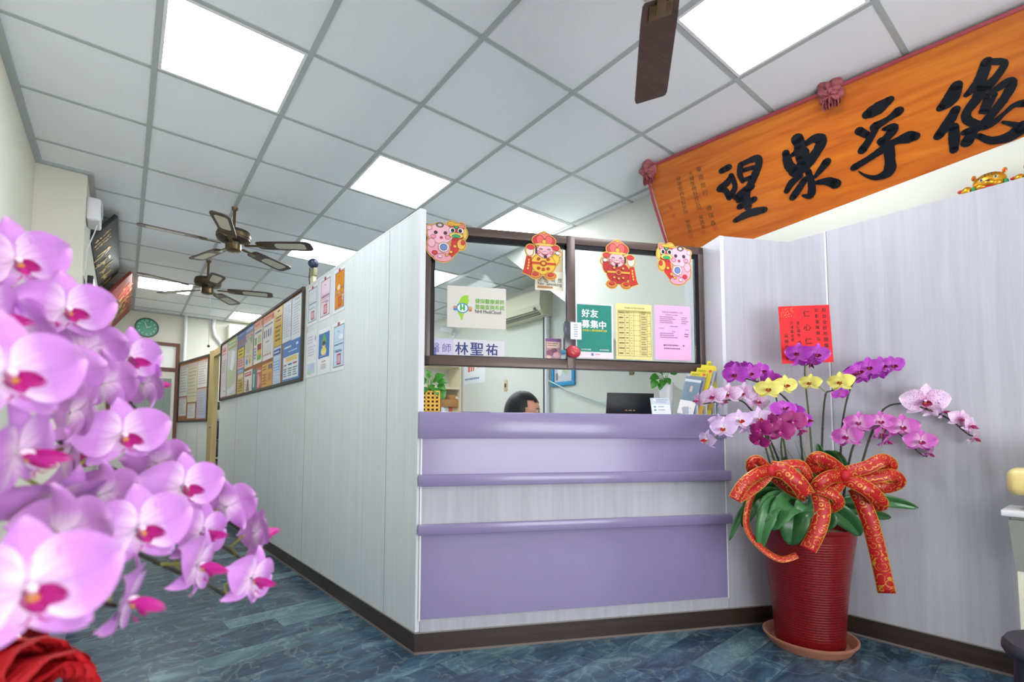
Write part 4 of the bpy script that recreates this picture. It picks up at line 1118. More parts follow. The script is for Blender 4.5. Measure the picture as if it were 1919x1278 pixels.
x_, z_ = F_OFF.hit(948, 720)
sw = empty('wall_switch', F_OFF.at(x_, 0, z_ - 0.09), 'small beige wall switch on the office wall above the seated person', 'switch')
MB().box(-0.035, 0.035, -0.008, 0, 0, 0.15, mat('#c9b48a', .45), bev=0.003).build('plate', sw)
MB().box(-0.014, 0.014, -0.016, -0.008, 0.05, 0.1, mat('#5a4a34', .4), bev=0.003).build('rocker', sw)
x_, z_ = F_OFF.hit(1184, 697)
tag(MB().box(-0.03, 0.03, -0.012, 0, -0.03, 0.03, mat('#8a8450', .5), bev=0.008).build('cable_outlet', M=F_OFF.at(x_, 0, z_)), 'tiny olive cable outlet on the office wall just under the window frame', 'outlet')
bf = [F_OFF.hit(1036, 724), F_OFF.hit(1079, 716)]
pf = empty('framed_picture', F_OFF.at(bf[0][0], 0, bf[1][1] - 0.03), 'bright blue framed picture on the office wall behind the conduit', 'picture frame')
pw, ph_ = bf[1][0] - bf[0][0], 0.42
BLUEF = mat('#3a9acb', .35)
m_ = MB()
m_.box(0, pw, -0.03, 0, 0, 0.05, BLUEF, bev=0.004); m_.box(0, pw, -0.03, 0, ph_ - 0.05, ph_, BLUEF, bev=0.004)
m_.box(0, 0.04, -0.03, 0, 0.05, ph_ - 0.05, BLUEF, bev=0.004); m_.box(pw - 0.04, pw, -0.03, 0, 0.05, ph_ - 0.05, BLUEF, bev=0.004)
m_.build('frame', pf)
m_ = MB().box(0.04, pw - 0.04, -0.012, 0, 0.05, ph_ - 0.05, mat('#cfd0d4', .4))
decorate(m_, [('e', .3, .4, .12, .18, '#e8eee8'), ('e', .65, .5, .2, .22, '#b8d4a0'), ('e', .15, .2, .06, .15, '#8a7c70'), ('e', .5, .75, .2, .1, '#a8c8e0')], 0.04, 0.05, pw - 0.08, ph_ - 0.1, -0.0125)
m_.build('picture', pf)
# security camera on the office wall
x_, z_ = F_OFF.hit(852, 622)
sc = empty('security_camera', F_OFF.at(x_, 0, z_), 'white bullet security camera on the office wall, left of the poster foot', 'camera')
MB().cyl((0, 0, -0.05), (0, -0.02, -0.05), 0.04, 0.04, WHITE_PL, n=16).build('base', sc)
MB().tube([(0, -0.02, -0.05), (0.0, -0.08, -0.04), (-0.01, -0.1, 0.0)], 0.012, WHITE_PL, n=8).build('bracket', sc)
TC = Matrix.Translation((-0.02, -0.12, 0.02)) @ Matrix.Rotation(0.3, 4, 'Y') @ Matrix.Rotation(0.5, 4, 'Z')
MB().box(-0.12, 0.1, -0.04, 0.04, -0.035, 0.04, WHITE_PL, bev=0.012, T=TC).build('body', sc)
MB().cyl((-0.121, 0, 0), (-0.128, 0, 0), 0.028, 0.026, DARK_PL, n=16, T=TC).build('lens', sc)
# open shelf with boxes
SHX1, SHY = 3.98, 6.2
cr = mat('#e8dfc2', .6, var=0.02)
sh = empty('shelf_unit', loc(0, 0, 0), 'cream open shelf unit at the back of the office, left of the calendar', 'shelf')
SX0 = 2.95
m_ = MB()
m_.box(SX0, SHX1, SHY + 0.32, SHY + 0.34, 0, 2.05, mat('#dcdcd4', .7)); m_.build('back_panel', sh)
for x_ in (SX0, SHX1 - 0.03):
    MB().box(x_, x_ + 0.03, SHY, SHY + 0.32, 0, 2.05, cr).build('side_panel', sh)
shelf_z = []
for z_ in (0.1, 0.55, 0.95, 1.292, 1.685, 2.02):
    MB().box(SX0 + 0.03, SHX1 - 0.03, SHY, SHY + 0.32, z_, z_ + 0.025, cr).build('shelf_board', sh)
CARD = mat('#b98a56', .75, var=0.08)
def carton(x, y, z, sx, sy, sz, label, m=CARD, rz=0.0, name='cardboard_box', lab=True, cat='box'):
    r = empty(name, loc(x, y, z, rz), label, cat, 'boxes on the office shelf')
    MB().box(-sx / 2, sx / 2, -sy / 2, sy / 2, 0, sz, m, bev=0.003).build('carton', r)
    if lab:
        MB().box(sx * 0.05, sx * 0.4, -sy / 2 - 0.001, -sy / 2, sz * 0.25, sz * 0.7, mat('#e8e8ea', .5)).build('paper_label', r)
    MB().box(-sx * 0.06, sx * 0.0, -sy / 2 - 0.0008, sy / 2, sz, sz + 0.0008, mat('#c9a674', .3)).build('tape', r)
def shx(u, z):       # where a pixel column meets the shelf front
    d = ray(u, 745); t = (SHY + 0.05) / d.y
    return (EYE + d * t).x
ZB = 1.3185
carton(shx(849, 0), SHY + 0.13, ZB + 0.106, 0.31, 0.2, 0.105, 'long flat cardboard box under the smaller carton on the office shelf', lab=False)
carton(shx(853, 0), SHY + 0.13, ZB + 0.2125, 0.19, 0.16, 0.075, 'small cardboard carton with a white label on top of the long box on the shelf')
carton(shx(838, 0), SHY + 0.12, ZB, 0.09, 0.08, 0.105, 'small white and blue medicine box on the office shelf', mat('#dfe8f2', .4), lab=False, name='medicine_box', cat='medicine box')
carton(shx(847, 0), SHY + 0.12, ZB, 0.07, 0.08, 0.105, 'small pink and orange medicine box on the office shelf', mat('#e0705c', .4), lab=False, name='medicine_box', cat='medicine box')
carton(shx(857, 0), SHY + 0.12, ZB, 0.14, 0.1, 0.105, 'cream and maroon medicine box on the office shelf at the right end', mat('#cdbb98', .4), lab=False, name='medicine_box', cat='medicine box')

# ---------------------------------------------------------------- things on the counter
CT = 1.142
def on_counter(u, y):    # local x for a pixel column at depth y on the counter
    return F_CNT.hit(u, 760, y)[0]
bk = empty('basket_planter', F_CNT.at(on_counter(806, 0.085), 0.085, CT), 'yellow square plastic basket with a pothos plant at the left end of the counter', 'planter')
YEL = mat('#f0b92e', .4, var=0.04)
m_ = MB()
wv = 0.042
for fc_ in range(4):
    T = Matrix.Rotation(math.pi / 2 * fc_, 4, 'Z')
    for k in range(5):
        x_ = -wv + 2 * wv * k / 4
        m_.box(x_ - 0.0045, x_ + 0.0045, -wv - 0.002, -wv + 0.002, 0, 0.105, YEL, T=T)
    for k in range(6):
        z_ = 0.003 + 0.0995 * k / 5
        m_.box(-wv - 0.004, wv + 0.004, -wv - 0.002, -wv + 0.002, z_ - 0.0045, z_ + 0.0045, YEL, T=T)
m_.box(-wv, wv, -wv, wv, 0, 0.003, YEL)
m_.build('basket', bk)
MB().box(-0.036, 0.036, -0.036, 0.036, 0.004, 0.1, mat('#4a3524', .9, var=0.3), bev=0.004).build('inner_pot', bk)
def leaf_mesh(L_, Wd, m, bend=0.35, fold=0.12, n=7, heart=False):
    mb = MB()
    vs_, fs_ = [], []
    for i in range(n + 1):
        t = i / n
        wl = Wd * (math.sin(math.pi * min(1, t * 0.94 + 0.06)) ** 0.75) if not heart else Wd * (max(0, math.sin(math.pi * (t ** 0.62) * 0.99)) ** 0.85)
        if i == n: wl = 0.0006
        for k in range(5):
            s_ = (k - 2) / 2
            vs_.append((s_ * wl * 0.5, t * L_ * math.cos(bend * t), -L_ * bend * t * t * 0.6 + fold * abs(s_) * wl))
    for i in range(n):
        for k in range(4):
            fs_.append([i * 5 + k, i * 5 + k + 1, (i + 1) * 5 + k + 1, (i + 1) * 5 + k])
    mb.add(vs_, fs_, m, True)
    return mb
def aim(pos, ydir, zhint, s=1.0):
    y = Vector(ydir).normalized()
    x = y.cross(Vector(zhint)).normalized()
    z = x.cross(y).normalized()
    M_ = Matrix(((x.x * s, y.x * s, z.x * s, pos[0]), (x.y * s, y.y * s, z.y * s, pos[1]), (x.z * s, y.z * s, z.z * s, pos[2]), (0, 0, 0, 1)))
    return M_
POTHOS = mat('#3f8a2c', .35, var=0.25, scale=25)
pothos = leaf_mesh(0.055, 0.042, POTHOS, bend=0.5, heart=True)
pm = None
def pothos_plant(root, spots, base):
    global pm
    for i, (x_, y_, z_, dx, dy, dz, s_) in enumerate(spots):
        if pm is None:
            o = pothos.build('leaf', root, aim((x_, y_, z_), (dx, dy, dz), (0, -0.8, 0.6), s_)); pm = o
        else:
            o = pm.copy(); COL.objects.link(o); o.parent = root; o.matrix_basis = aim((x_, y_, z_), (dx, dy, dz), (0, -0.8, 0.6), s_)
    st = MB()
    for x_, y_, z_, *_r in spots:
        st.tube([base, ((x_ + base[0]) / 2, (y_ + base[1]) / 2, max(z_, base[2]) + 0.012), (x_, y_, z_)], 0.0016, mat('#6a9a3c', .5), n=5)
    st.build('stems', root)
pothos_plant(bk, [(-0.02, 0, .15, -.6, -.2, .5, .9), (-.035, -.01, .14, -.9, -.3, -.1, .9), (0.0, 0.0, .175, -.3, -.3, .8, .9), (.02, -.02, .17, .7, -.3, .4, 1.1), (.03, -.02, .155, .9, -.2, .1, 1.1),
                  (.035, -.02, .14, .8, -.4, -.4, 1.0), (.045, -.02, .115, .5, -.3, -.8, 1.1), (.0, -.03, .135, .1, -.6, -.2, .9), (-.02, -.03, .125, -.3, -.5, -.4, .9), (.02, -.03, .12, .3, -.5, -.5, .9), (-.03, -.02, .17, -.6, -.3, .4, .8), (.01, -.02, .15, .4, -.5, .3, .9)], (0, 0, 0.09))
# right pothos, in a slim vase behind the brochures
pv = empty('pothos_vase', F_CNT.at(1.47, 0.262, CT), 'pothos trailing from a slim white pot behind the brochure rack', 'potted plant')
MB().lathe([(0.03, 0), (0.033, 0.01), (0.042, 0.15), (0.044, 0.2), (0.036, 0.2), (0.034, 0.16)], WHITE_PL, n=24).build('pot', pv)
pothos_plant(pv, [(-.03, -.02, .25, -.7, -.3, .4, 1.2), (-.06, -.02, .235, -.9, -.2, -.1, 1.2), (-.08, -.02, .215, -.5, -.3, -.8, 1.2), (-.04, -.03, .215, -.3, -.5, -.6, 1.1), (0.0, -.02, .26, .1, -.2, .9, 1.2), (.02, -.02, .25, .6, -.2, .5, 1.1), (-.02, -.03, .225, .2, -.6, -.5, 1.0), (-.055, -.03, .195, -.2, -.4, -.9, .9)], (0, 0, 0.19))
# laptop lid, its back to us
x0, x1 = on_counter(1135, 0.27), on_counter(1222, 0.27)
lp = empty('laptop', F_CNT.at((x0 + x1) / 2, 0.27, CT), 'open black laptop on the counter, the back of its lid to the viewer', 'laptop')
lw = (x1 - x0) / 2
MB().box(-lw, lw, 0.0, 0.085, 0.0, 0.012, DARK_PL, bev=0.003).build('keyboard_base', lp)
TL_ = Matrix.Rotation(math.radians(10), 4, 'X')
m_ = MB().box(-lw, lw, -0.004, 0.004, 0.008, 0.135, mat('#15161a', .5, var=0.1), bev=0.003, T=TL_)
for k in range(9):
    if k in (2, 6): continue
    m_.box(-0.03 + 0.0072 * k, -0.0255 + 0.0072 * k, -0.0045, -0.004, 0.03, 0.036, GOLD, T=TL_)
m_.build('lid', lp)
# small price stand
x0, x1 = on_counter(1222, 0.12), on_counter(1258, 0.12)
cs = empty('card_stand', F_CNT.at((x0 + x1) / 2, 0.12, CT), 'small clear stand holding a white printed card, beside the laptop', 'card stand')
lw = (x1 - x0) / 2
MB().box(-lw, lw, 0.0, 0.05, 0.0, 0.003, mat('#dfe6ee', .1, trans=0.0), bev=0.001).build('foot', cs)
TT = Matrix.Rotation(math.radians(-12), 4, 'X')
m_ = MB().box(-lw, lw, 0.0, 0.003, 0.003, 0.1, mat('#dde3ee', .25), T=TT)
m2 = MB()
decorate(m_, [('r', .02, .62, .97, .99, '#cfd6e4'), ('r', .04, .03, .97, .6, '#eef1f6'), L(.3, .7, .9, .95, 3, '#8a92a8'), ('r', .12, .42, .25, .52, '#6aa0b8'), ('r', .12, .22, .25, .32, '#6aa0b8'), L(.35, .4, .75, .54, 1, '#8a92a8'), L(.35, .2, .75, .34, 1, '#8a92a8'), ('r', .14, .84, .24, .93, '#f4f4f8')], -lw, 0.003, 2 * lw, 0.097, -0.0005)
for v in range(len(m_.v)):
    pass
m_.v = [tuple(TT @ Vector(p)) if i >= 8 else p for i, p in enumerate(m_.v)]
m_.build('card', cs)
# brochure rack with leaning brochures
br = empty('brochure_rack', F_CNT.at(on_counter(1312, 0.09), 0.09, CT), 'clear stepped brochure rack at the right end of the counter', 'brochure rack')
ACR = mat('#d9dee4', .15, var=0.01)
m_ = MB()
for k in range(4):
    m_.box(-0.105 + 0.055 * k, -0.101 + 0.055 * k, -0.05, 0.05, 0.0, 0.045 + 0.025 * k, ACR, T=Matrix.Identity(4))
m_.box(-0.12, 0.13, -0.052, 0.052, 0.0, 0.003, ACR)
m_.build('rack', br)
def brochure(k, label, col, dec, hgt, dx=0.0):
    RX = F_CNT.M @ Matrix.Translation((on_counter(1312, 0.09) - 0.098 + 0.055 * k + dx, 0.09, CT + 0.006)) @ Matrix.Rotation(math.radians(17), 4, 'Y') @ Matrix.Rotation(math.radians(-48), 4, 'Z')
    hgt *= 1.17
    m_ = MB().box(-0.045, 0.045, 0, 0.008, 0, hgt, mat(col, .3, var=0.05), bev=0.0008)
    decorate(m_, dec, -0.045, 0, 0.09, hgt, -0.0003)
    tag(m_.build('brochure', M=RX), label, 'brochure', 'brochures in the rack')
SP = [('r', 0, .9, 1, 1, '#e9d83a'), ('e', .85, .95, .1, .035, '#e8734a'), ('L', .1, .91, .6, .96, 2, '#2c2c20')]
brochure(0, 'front brochure in the rack, slate blue with a white lower part', '#7c92a4', [('r', 0, 0, 1, .36, '#eceaea'), ('r', 0, .86, 1, .93, '#dfe4ea'), ('r', .42, .6, .58, .75, '#d8bcc0'), ('L', .3, .1, .8, .2, 2, '#e0b890')], 0.19)
brochure(0, 'yellow topped brochure directly behind the slate blue one', '#8d93a4', [('r', .1, .1, .9, .8, '#6a7086')] + SP, 0.215, dx=0.022)
brochure(1, 'bright yellow brochure in the middle step of the rack', '#e2cb30', SP + [('r', .0, .0, 1, .25, '#d8a84a')], 0.235)
brochure(1, 'lavender grey brochure between the two yellow ones', '#a9adc0', SP[:1] + [('L', .1, .2, .9, .8, 6, '#7c8098')], 0.252, dx=0.022)
brochure(2, 'tallest yellow green brochure in the back step of the rack', '#d2c432', SP + [('r', 0, .1, 1, .3, '#b89a3a')], 0.272)
brochure(2, 'grey blue brochure at the very back of the rack', '#8792a2', [('L', .1, .2, .9, .8, 6, '#6c7686')], 0.225, dx=0.024)
# dark folder lying on the counter
x0, x1 = on_counter(858, 0.2), on_counter(915, 0.2)
tag(MB().box(x0, x1, 0.12, 0.3, 0.0, 0.008, mat('#1f2240', .4), bev=0.002).build('folder', M=F_CNT.at(0, 0, CT)), 'thin dark navy folder lying on the counter left of the seated person', 'folder')

# ---------------------------------------------------------------- the person at the desk
PC = atdepth(966, 772, 2.95)
fy = Vector((RIGHT.x, RIGHT.y, 0)).normalized()        # the person looks to the right and a little away
look = (fy * 0.93 + Vector((FWD.x, FWD.y, 0)).normalized() * -0.15).normalized()
lat = Vector((0, 0, 1)).cross(look)
HZ = 1.285                                              # crown height of the seated person
MP = Matrix(((look.x, lat.x, 0, PC.x), (look.y, lat.y, 0, PC.y), (0, 0, 1, 0), (0, 0, 0, 1)))
pe = empty('person', MP, 'person with short black hair seated behind the counter, only the top of the head showing', 'person')
SKIN = mat('#d9a184', .5, var=0.05, sss=0.1)
def skin_body(name, verts, edges, radii, m, parent, root=0, sub=1):
    me = bpy.data.meshes.new(name)
    me.from_pydata(verts, edges, [])
    o = bpy.data.objects.new(name, me)
    COL.objects.link(o)
    o.parent = parent
    b_ = bmesh.new(); b_.from_mesh(me)
    sk = b_.verts.layers.skin.verify()
    b_.verts.ensure_lookup_table()
    for i, r_ in enumerate(radii):
        b_.verts[i][sk].radius = (r_, r_)
        b_.verts[i][sk].use_root = (i == root)
    b_.to_mesh(me); b_.free()
    md = o.modifiers.new('Skin', 'SKIN')
    s_ = o.modifiers.new('Sub', 'SUBSURF'); s_.levels = sub; s_.render_levels = sub
    me.materials.append(m)
    return o
V = [(0, 0, .5), (0, 0, .68), (.01, 0, .88), (.02, 0, .98), (.035, 0, 1.05)]
Rr = [.13, .12, .125, .06, .055]
E_ = [(0, 1), (1, 2), (2, 3), (3, 4)]
def chain(start, pts, rad):
    prev = start
    for p_, r_ in zip(pts, rad):
        V.append(p_); Rr.append(r_); E_.append((prev, len(V) - 1)); prev = len(V) - 1
    return prev
for s_ in (1, -1):
    h = chain(2, [(.0, .17 * s_, .93), (.05, .2 * s_, .78), (.12, .21 * s_, .70), (.36, .13 * s_, .78), (.42, .11 * s_, .785)], [.06, .048, .04, .026, .028])
    for k, (dy, ln) in enumerate(((-.03, .075), (-.01, .085), (.01, .08), (.03, .06))):
        chain(h, [(.45, .11 * s_ + dy, .785), (.45 + ln * .55, .11 * s_ + dy * 1.1, .783), (.45 + ln, .11 * s_ + dy * 1.15, .772)], [.010, .0085, .007])
    chain(h, [(.43, .11 * s_ - .035 * s_, .775), (.465, .11 * s_ - .05 * s_, .77)], [.010, .008])
    k = chain(0, [(.05, .1 * s_, .52), (.42, .12 * s_, .53), (.44, .12 * s_, .3), (.42, .12 * s_, .09), (.55, .12 * s_, .05)], [.09, .06, .048, .035, .03])
skin_body('body', V, E_, Rr, SKIN, pe)
def headshape(p):
    # deform a ball into a skull with jaw
    x, y, z = p.x - 0.05, p.y, p.z - (HZ - 0.12)
    if z < 0:
        k = 1 + z * 2.2
        x = x * (0.75 + 0.25 * max(0, k)) + 0.12 * -z
        y *= max(0.45, k)
    return Vector((x + 0.05, y, z + (HZ - 0.12)))
hm = MB().ball((0.05, 0, HZ - 0.12), (0.098, 0.076, 0.118), SKIN, n=32, sub=headshape)
hm.ball((0.152, 0, HZ - 0.15), (0.018, 0.013, 0.02), SKIN, n=12)
for s_ in (1, -1):
    hm.ball((0.05, 0.076 * s_, HZ - 0.14), (0.02, 0.008, 0.03), SKIN, n=12)
hd = hm.build('head', pe)
fm = MB()
for s_ in (1, -1):
    fm.ball((0.134, 0.033 * s_, HZ - 0.118), (0.010, 0.014, 0.007), mat('#efe9e4', .3), n=12)
    fm.ball((0.142, 0.033 * s_, HZ - 0.118), (0.004, 0.006, 0.006), mat('#20140f', .2), n=10)
    fm.box(0.132, 0.145, 0.018 * s_ if s_ > 0 else -0.05, 0.05 if s_ > 0 else -0.018, HZ - 0.102, HZ - 0.098, mat('#1a1412', .7), bev=0.001)
fm.ball((0.136, 0, HZ - 0.19), (0.008, 0.022, 0.005), mat('#b86a62', .4), n=12)
fm.build('face_features', hd)
HAIR = mat('#101216', .5, var=0.35, scale=90, stretch=(1, 1, 0.05))
def hairshape(p):
    return p
hb = bmesh.new()
bmesh.ops.create_uvsphere(hb, u_segments=48, v_segments=28, radius=1)
kill = []
for v in hb.verts:
    c = v.co
    ang = math.atan2(c.y, c.x)
    front = math.cos(ang)
    a_ = abs(ang)
    # hair line: a fringe over the forehead, long at the sides and back
    low = -0.95 if a_ > 1.75 else (-0.95 + (1.75 - a_) / 0.75 * 1.45 if a_ > 1.0 else 0.42)
    low += 0.05 * math.sin(ang * 23) + 0.04 * math.sin(ang * 41 + 1)
    if c.z < low: kill.append(v)
bmesh.ops.delete(hb, geom=kill, context='VERTS')
for v in hb.verts:
    c = v.co
    s_ = 1.0 + 0.012 * math.sin(math.atan2(c.y, c.x) * 31)
    wz = 0.135 if c.z > 0 else 0.155
    flare = 1.0 + max(0, -c.z) * 0.05
    v.co = Vector((0.042 + c.x * 0.112 * s_ * flare, c.y * 0.092 * s_ * flare, HZ - 0.125 + c.z * wz))
MB().bm(hb, HAIR, True).build('hair', pe)
V2 = [(0, 0, .52), (0, 0, .7), (.01, 0, .9), (.015, 0, .96)]
R2 = [.15, .14, .145, .07]
E2 = [(0, 1), (1, 2), (2, 3)]
for s_ in (1, -1):
    n0 = len(V2)
    V2 += [(.0, .175 * s_, .925), (.05, .205 * s_, .78), (.12, .213 * s_, .70), (.28, .155 * s_, .755)]
    R2 += [.072, .06, .052, .042]
    E2 += [(2, n0), (n0, n0 + 1), (n0 + 1, n0 + 2), (n0 + 2, n0 + 3)]
skin_body('blouse', V2, E2, R2, mat('#d9dfe6', .7, var=0.05), pe)
oc = empty('office_chair', MP @ Matrix.Translation((-0.02, 0, 0)), 'dark office chair under the seated person, hidden by the counter', 'chair')
MB().box(-0.2, 0.25, -0.22, 0.22, 0.34, 0.40, DARK_PL, bev=0.02).build('seat', oc)
MB().box(-0.28, -0.22, -0.2, 0.2, 0.5, 0.92, DARK_PL, bev=0.02).build('backrest', oc)
MB().cyl((0, 0, 0.05), (0, 0, 0.34), 0.025, 0.025, GREY_METAL).cyl((-0.25, 0, 0.36), (-0.25, 0, 0.55), 0.015, 0.015, GREY_METAL).build('column', oc)
m_ = MB()
for k in range(5):
    a = 2 * math.pi * k / 5
    m_.tube([(0, 0, 0.08), (0.27 * math.cos(a), 0.27 * math.sin(a), 0.05)], [0.025, 0.015], DARK_PL, n=8)
    m_.ball((0.27 * math.cos(a), 0.27 * math.sin(a), 0.026), 0.026, DARK_PL, n=10)
m_.build('base', oc)
# ---------------------------------------------------------------- orchids: petals, flowers, stems
def petal_mat(name, base, mid, edge, vein, vein_amt=0.35, speck=None, sss=0.15):
    m, nt, b = newmat(name)
    N, L = nt.nodes.new, nt.links.new
    uv = N('ShaderNodeUVMap')
    sp = N('ShaderNodeSeparateXYZ')
    L(uv.outputs[0], sp.inputs[0])
    c = ramp(nt, sp.outputs[1], [(0.04, base), (0.42, mid), (0.82, mid), (1.0, edge)])
    mp = N('ShaderNodeMapping'); mp.inputs['Scale'].default_value = (22, 1.3, 1)
    L(uv.outputs[0], mp.inputs[0])
    no = N('ShaderNodeTexNoise'); no.inputs['Scale'].default_value = 1.0; no.inputs['Detail'].default_value = 3
    L(mp.outputs[0], no.inputs['Vector'])
    f = ramp(nt, no.outputs['Fac'], [(0.45, (0, 0, 0, 1)), (0.62, (vein_amt,) * 3 + (1,))])
    mx = N('ShaderNodeMix'); mx.data_type = 'RGBA'; mx.inputs[7].default_value = lin(vein)
    L(f, mx.inputs[0]); L(c, mx.inputs[6])
    out = mx.outputs[2]
    if speck:
        vo = N('ShaderNodeTexVoronoi'); vo.inputs['Scale'].default_value = 17
        L(uv.outputs[0], vo.inputs['Vector'])
        sr = ramp(nt, vo.outputs['Distance'], [(0.25, (1, 1, 1, 1)), (0.36, (0, 0, 0, 1))])
        fr = ramp(nt, sp.outputs[1], [(0.0, (1, 1, 1, 1)), (0.55, (0.9, 0.9, 0.9, 1)), (0.95, (0.15, 0.15, 0.15, 1))])
        mu = N('ShaderNodeMath'); mu.operation = 'MULTIPLY'
        L(sr, mu.inputs[0]); L(fr, mu.inputs[1])
        m2 = N('ShaderNodeMix'); m2.data_type = 'RGBA'; m2.inputs[7].default_value = lin(speck)
        L(mu.outputs[0], m2.inputs[0]); L(out, m2.inputs[6])
        out = m2.outputs[2]
    L(out, b.inputs['Base Color'])
    b.inputs['Roughness'].default_value = 0.55
    b.inputs['Subsurface Weight'].default_value = sss
    b.inputs['Subsurface Radius'].default_value = (0.006, 0.003, 0.005)
    return m
PM_ = dict(
    pink=petal_mat('pink_petal', '#f6def2', '#c988d2', '#dfaae2', '#b96ac6', 0.4),
    violet=petal_mat('violet_petal', '#d25fd0', '#b436bd', '#d98ae0', '#97249f', 0.4),
    dark=petal_mat('magenta_petal', '#8e0f63', '#a01273', '#e29acb', '#7d0c58', 0.35),
    yellow=petal_mat('yellow_petal', '#f2ec8a', '#efe678', '#f6f2a4', '#ddd060', 0.3),
    speckled=petal_mat('speckled_petal', '#e6a6d6', '#eed3f0', '#f6e6f6', '#d99ad6', 0.25, speck='#a02c8c'),
    pale=petal_mat('pale_petal', '#f6eaf8', '#e3c4f0', '#f2e4f8', '#cf9fe0', 0.35),
    rose=petal_mat('rose_petal', '#f0c4e6', '#cf62c0', '#e6a0dc', '#b447a6', 0.4))
LIP = dict(pink=('#b81f86', '#c98a4a'), violet=('#7a1038', '#b8742c'), dark=('#c22a8e', '#f0e6dc'), yellow=('#a8452c', '#d8b03a'),
           speckled=('#a81f5c', '#c87a3a'), pale=('#c03030', '#d0842c'), rose=('#a81878', '#c87a3c'))
def petal(mb, L_, W_, ang, m, cup=0.06, bend=0.10, tip=0.62, off=0.02, zoff=0.0, wav=0.0, nn=9, ss=6):
    ca, sa = math.cos(ang), math.sin(ang)
    vs_, fs_, uvs = [], [], []
    for i in range(nn + 1):
        t = i / nn
        wd = W_ * 0.5 * max(0.03, math.sin(math.pi * min(0.999, (t ** tip) * 0.985 + 0.01))) ** 0.62
        for k in range(ss + 1):
            s_ = 2 * k / ss - 1
            y = off + t * L_
            x = s_ * wd
            z = zoff + cup * s_ * s_ * (0.3 + 0.7 * t) * 0.6 - bend * t * t + 0.05 * math.sin(t * 3) + wav * math.sin(s_ * 4 + t * 5) * t
            # rotate so that +y points along ang (0 = up)
            vs_.append((x * ca + y * sa, y * ca - x * sa, z))
            uvs.append((k / ss, t))
    for i in range(nn):
        for k in range(ss):
            a = i * (ss + 1) + k
            fs_.append([a, a + 1, a + ss + 2, a + ss + 1])
    mb.add(vs_, fs_, m, True, uvs=uvs)
FLOWER = {}
def flower_proto(kind, var):
    k = (kind, var)
    if k in FLOWER: return FLOWER[k]
    rs = random.Random(hash(kind) % 1000 + var * 17) if False else random.Random(sum(map(ord, kind)) + var * 17)
    m = PM_[kind]
    j = lambda a: a * (rs.random() - 0.5)
    mb = MB()
    petal(mb, 0.40 + j(.03), 0.30, 0 + j(.1), m, bend=0.06 + j(.06), zoff=-0.02)                      # dorsal sepal
    for s_ in (1, -1):
        petal(mb, 0.40 + j(.03), 0.27, s_ * 2.35 + j(.1), m, bend=0.08 + j(.08), zoff=-0.025)          # lower sepals
    for s_ in (1, -1):
        petal(mb, 0.475 + j(.02), 0.52, s_ * 1.36 + j(.08), m, cup=0.05 + j(.05), bend=0.05 + j(.12), tip=0.74, wav=0.012, nn=11, ss=8)
    me = mb.build('flower')
    lp_ = MB()
    lc, yc = LIP[kind]
    lm = mat(lc, .4, var=0.2, scale=120); ym = mat(yc, .45, var=0.3, scale=200)
    wm = mat('#f2dcee' if kind not in ('yellow', 'violet', 'dark') else ('#e8c840' if kind == 'yellow' else '#b02fa8'), .45)
    lp_.ball((0, 0.02, 0.075), (0.032, 0.034, 0.055), wm, n=12)                                        # column
    petal(lp_, 0.09, 0.12, math.pi, lm, cup=0.10, bend=-0.13, tip=0.8, off=0.01, zoff=0.03, nn=6, ss=4)    # mid lobe
    for s_ in (1, -1):
        petal(lp_, 0.078, 0.115, s_ * 1.8, lm, cup=0.14, bend=-0.22, tip=0.85, off=0.015, zoff=0.03, nn=5, ss=4)
        lp_.tube([(s_ * 0.015, -0.125, 0.13), (s_ * 0.045, -0.155, 0.15), (s_ * 0.07, -0.15, 0.17)], [0.009, 0.006, 0.003], lm, n=6)
    lp_.ball((0, -0.032, 0.09), (0.042, 0.028, 0.03), ym, n=10)
    lo = lp_.build('lip')
    d = (me.data, lo.data)
    bpy.data.objects.remove(me); bpy.data.objects.remove(lo)
    FLOWER[k] = d
    return d
CAMDIR = -FWD
def flower(root, kind, P, size, yaw=0.0, pitch=0.0, roll=0.0, var=0):
    me, lo = flower_proto(kind, var % 3)
    to = (EYE - P).normalized()
    rt = Vector((0, 0, 1)).cross(to).normalized()          # to the right as the camera sees it
    up = to.cross(rt)
    B = Matrix(((rt.x, up.x, to.x), (rt.y, up.y, to.y), (rt.z, up.z, to.z))).to_4x4()
    Rm = Matrix.Rotation(math.radians(yaw), 4, 'Y') @ Matrix.Rotation(math.radians(-pitch), 4, 'X') @ Matrix.Rotation(math.radians(-roll), 4, 'Z')
    M_ = Matrix.Translation(P) @ B @ Rm @ Matrix.Scale(size, 4)
    f = bpy.data.objects.new('flower', me); COL.objects.link(f)
    f.parent = root; f.matrix_basis = root.matrix_basis.inverted() @ M_
    l = bpy.data.objects.new('lip', lo); COL.objects.link(l)
    l.parent = f
    return M_
STEM = mat('#4c5a34', .5, var=0.3, scale=60)
STEM_D = mat('#37382c', .5, var=0.3, scale=60)
def smooth_path(P, k=5):
    Q = []
    n = len(P)
    for i in range(n - 1):
        a, b_, c, d = P[max(i - 1, 0)], P[i], P[i + 1], P[min(i + 2, n - 1)]
        for q in range(k):
            t = q / k
            Q.append(0.5 * ((2 * b_) + (c - a) * t + (2 * a - 5 * b_ + 4 * c - d) * t * t + (3 * b_ - a - 3 * c + d) * t ** 3))
    Q.append(P[-1])
    return Q
